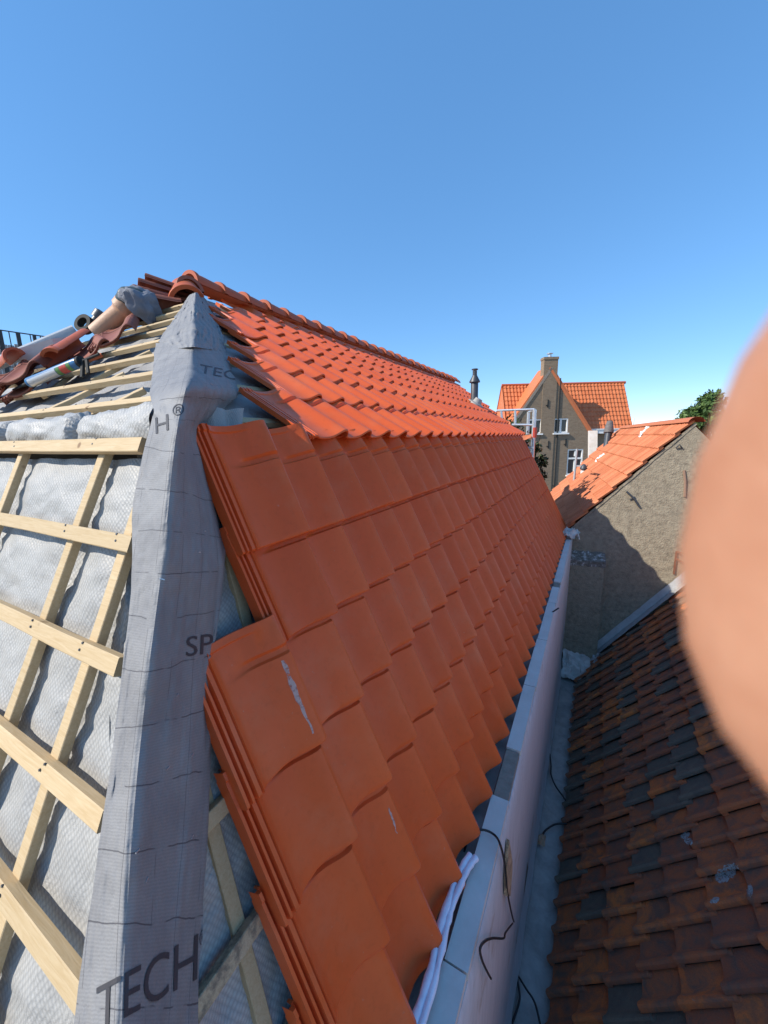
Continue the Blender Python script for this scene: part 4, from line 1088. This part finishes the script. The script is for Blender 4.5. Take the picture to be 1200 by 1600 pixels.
# mesh fence far left
fz = 2.55; q0, q1 = pz(-60, 507, fz), pz(78, 527, fz)
fd = (q1-q0); fd.z = 0; fl_ = fd.length; fd.normalize()
fe = thing('mesh_fence', V((q1.x, q1.y, -11)), 'black wire mesh fence on the terrace behind the loose tiles at the far left', 'fence')
mb = MB(); hh = 1.3; px = q1.dot(FW)/F
nst = int(fl_/.16)
for i in range(nst+1): mb.beam(q0+fd*(fl_*i/nst), q0+fd*(fl_*i/nst)-UP*hh, .018, .018, fd, 0, 1)
for z in (.0, .38, .76, 1.14): mb.beam(q0-UP*z, q1-UP*z, .022, .022, UP, 0, 1)
obj('wire_mesh', mb, M['mesh'], fe, 0)
for i in range(0, 6):
    mb = MB(); p = q0 + fd*(fl_*i/5); mb.beam(p, p-UP*13, .06, .06, fd, 0, 1); obj('post', mb, M['mesh'], fe, 0)
nrm = V((-fd.y, fd.x, 0)); nrm = nrm if nrm.dot(FW) > 0 else -nrm
se = MB(); x = -.2; r_ = random.Random(3)
while x < fl_+.4:
    wd = r_.uniform(.07, .16); se.tint = r_.random(); h = r_.uniform(.16, .24)
    p = q0 + fd*(x+wd/2) + nrm*.35; se.box(p - UP*(h+1.0), fd*(wd*.46), nrm*.02, UP*1.0); x += wd
obj('slat_screen', se, M['slat'], None, 0, label='pale grey upright slat screen just behind the black mesh fence', cat='screen')

# ------------------------------------------------------------------ things in the gutter
mb = MB()
def gut(x, y, z): return pz(x, y, z)
for pts, r in (([(622, 1660), (650, 1588), (672, 1522), (684, 1462), (700, 1412), (709, 1382), (724, 1352), (735, 1336)], .015), ([(638, 1660), (662, 1592), (684, 1512), (697, 1452), (708, 1412), (720, 1382), (732, 1356), (744, 1340)], .013)):
    P = [gut(x, y, -1.915) for x, y in pts]
    Q = [catmull(P, i/40) for i in range(41)]
    mb.tube(Q, r, 10, True, [r*(1+.35*fbm((i*.35, r*900, 0), 1, 3)) for i in range(41)])
obj('foil_hose', mb, M['foam'], None, 60, label='crumpled white and lilac foil strips lying along the coping at the bottom of the photo', cat='foil strip')
def cable(pts, r, label, nm='cable', planef=None):
    P = [planef(*p) if planef else V(p) for p in pts]; Q = [catmull(P, i/50) for i in range(51)]
    m_ = MB(); m_.tube(Q, r, 8); return obj(nm, m_, M['cable'], None, 60, label=label, cat='cable')
def pcx(x, y, X): d = ray(x, y); return d*(X/d.x)
cable([gut(722, 1345, -2.05), gut(731, 1310, -2.0), gut(738, 1299, -1.935), gut(757, 1297, -1.93), gut(774, 1306, -1.935), pcx(783, 1324, -.262), pcx(789, 1355, -.262), pcx(793, 1395, -.262), pcx(800, 1430, -.264), pcx(803, 1440, -.266)], .0055, 'black cable looping from the gutter over the coping slab down the parapet')
cable([pcx(801, 1443, -.27), pcx(790, 1457, -.266), pcx(787, 1466, -.264), pcx(770, 1466, -.262), pcx(757, 1471, -.258), pcx(750, 1483, -.256), pcx(753, 1500, -.258), pcx(760, 1516, -.258), pcx(767, 1529, -.256)], .005, 'black cable end hooked in a curl on the parapet face')
cable([gut(845, 1312, -4.88), gut(852, 1298, -4.87), gut(868, 1288, -4.87), gut(886, 1287, -4.86), gut(891, 1284, -4.86), gut(891, 1265, -4.86), gut(880, 1245, -4.87), gut(868, 1228, -4.87), gut(861, 1210, -4.86), gut(861, 1196, -4.86), gut(859, 1178, -4.8)], .011, 'black cable trailing along the floor of the dark valley')
cable([gut(800, 1600, -4.86), gut(812, 1560, -4.87), gut(808, 1525, -4.88), gut(822, 1545, -4.87), gut(836, 1568, -4.87), gut(846, 1610, -4.86)], .009, 'thin black cable tangle at the near end of the dark valley')
mb = MB(); mb.tube([gut(849, 966, -2.02), gut(873, 950, -1.915)], .008, 8); obj('steel_rod', mb, M['cable'], None, 40, label='short dark rod resting across the gutter and coping midway along', cat='rod')
mb = MB(); c = gut(871, 902, -2.05); mb.box(c, V((.02, .01, 0)), V((-.01, .025, 0)), V((0, 0, .02))); mb.box(c+V((.012, .01, .028)), V((.012, .004, 0)), V((0, .012, 0)), V((0, 0, .01)))
obj('mortar_lump', mb, M['white'], None, 0, label='small white lump lying in the gutter below the tile noses', cat='debris')
for k, (x, y, z) in enumerate(((845, 1313, -4.86),)):
    mb = crumple(gut(x, y, z), (.05, .01, 0), (0, .05, .02), (0, 0, .04), 8, .8, 21.0); obj('stone_chip', mb, M['clay'], None, 45, label='pale stone chip by the parapet foot in the dark valley', cat='debris')
# tan stain board on the parapet
mb = MB(); pts = [pcx(795, 1312, -.262), pcx(800, 1345, -.262), pcx(800, 1360, -.262), pcx(797, 1400, -.264), pcx(791, 1400, -.264), pcx(792, 1350, -.262)]
mb.poly([p + V((.003, 0, 0)) for p in pts]); mb.poly([p - V((.012, 0, 0)) for p in pts[::-1]])
for i in range(6):
    j = (i+1) % 6; mb.poly([pts[j]+V((.003, 0, 0)), pts[i]+V((.003, 0, 0)), pts[i]-V((.012, 0, 0)), pts[j]-V((.012, 0, 0))])
obj('torn_patch', mb, M['wood_dirty'], house, 0)

# ------------------------------------------------------------------ ground
mb = MB(); S = 1500; mb.poly([(-S, -S, -11.004), (S, -S, -11.004), (S, S, -11.004), (-S, S, -11.004)])
obj('ground', mb, M['ground'], None, 0, kind='structure')

# ------------------------------------------------------------------ hand by the lens
def m_skin():
    m = mat('skin', (.62, .34, .24), .5, .4); t = NT(m); co = t.coord()
    t.color(t.mix(t.ramp(t.noise(co, 160, 4), [(.35, 0.0), (.7, 1.0)]), (.42, .195, .115), (.47, .235, .145)))
    b = t.b; b.inputs['Subsurface Weight'].default_value = .15; b.inputs['Subsurface Radius'].default_value = (.004, .0015, .0008); b.inputs['Subsurface Scale'].default_value = 1.0
    t.bump(t.noise(co, 900, 2), .0003, .4); return m
M['skin'] = m_skin(); M['nail'] = mat('nail', (.68, .42, .34), .3, .5)
def C(r, u, f): return CR*(r*.001) + CU*(u*.001) + FW*(f*.001)      # millimetres right, up, forward of the lens
HAND = dict(nodes=[], edges=[])
def add(p, rx, ry=None, par=None):
    HAND['nodes'].append((p, rx, ry or rx)); i = len(HAND['nodes'])-1
    if par is not None: HAND['edges'].append((par, i))
    return i
# index finger lies across the edge of the lens, the rest of the hand is out of frame to the right
wr = add(C(150, -62, 14), 24, 17)
pm = add(C(118, -46, 16), 30, 14, wr)
kn = add(C(88, -26, 19), 24, 13, pm)
pos = {}
i0 = add(C(72, -12, 19), 14, 13.5, kn); i1 = add(C(54, -5, 19), 15, 16, i0); i2 = add(C(42, -2.4, 17), 16, 19, i1); i3 = add(C(31, -.8, 15.8), 16.2, 20, i2); i4 = add(C(26.8, -.3, 15.4), 16.2, 20.6, i3); i5 = add(C(23.6, .1, 15.2), 15, 19.6, i4); i6 = add(C(21.6, .2, 15), 12.4, 16.6, i5); i7 = add(C(20.3, .2, 15), 6.4, 10.4, i6)
def fing(pts, r):
    par = kn
    for q, rad in zip(pts, r): par = add(C(*q), rad, rad, par)
fing([(74, -34, 26), (58, -34, 42), (70, -38, 54), (84, -42, 50)], (9.5, 9, 8.5, 7))
fing([(82, -50, 28), (70, -54, 44), (82, -58, 54), (94, -60, 48)], (9, 8.5, 8, 6.5))
fing([(94, -66, 28), (86, -72, 40), (96, -74, 48), (105, -74, 42)], (8, 7.5, 7, 6))
th0 = add(C(112, -22, 26), 12, 12, pm); th1 = add(C(100, -2, 36), 10.5, 10.5, th0); th2 = add(C(86, 8, 44), 10, 9.5, th1); th3 = add(C(76, 12, 46), 7.5, 7, th2)
fa = add(C(200, -92, 6), 27, 22, wr); fb2 = add(C(270, -135, -10), 36, 33, fa)
me = bpy.data.meshes.new('hand'); base = C(150, -62, 14)
me.from_pydata([n[0]-base for n in HAND['nodes']], HAND['edges'], []); me.update(); me.materials.append(M['skin'])
ho = bpy.data.objects.new('hand', me); COL.objects.link(ho); ho.location = base
sk = ho.modifiers.new('skin', 'SKIN'); sk.use_smooth_shade = True
for i, (p, rx, ry) in enumerate(HAND['nodes']):
    me.skin_vertices[0].data[i].radius = (rx*.001, ry*.001); me.skin_vertices[0].data[i].use_root = (i == 0)
sb = ho.modifiers.new('sub', 'SUBSURF'); sb.levels = 2; sb.render_levels = 2
tag(ho, 'out-of-focus bare fingertip of a hand intruding at the right edge close to the lens', 'hand')

for o in SC.objects:
    for k in ('_o', '_w'):
        if k in o: del o[k]
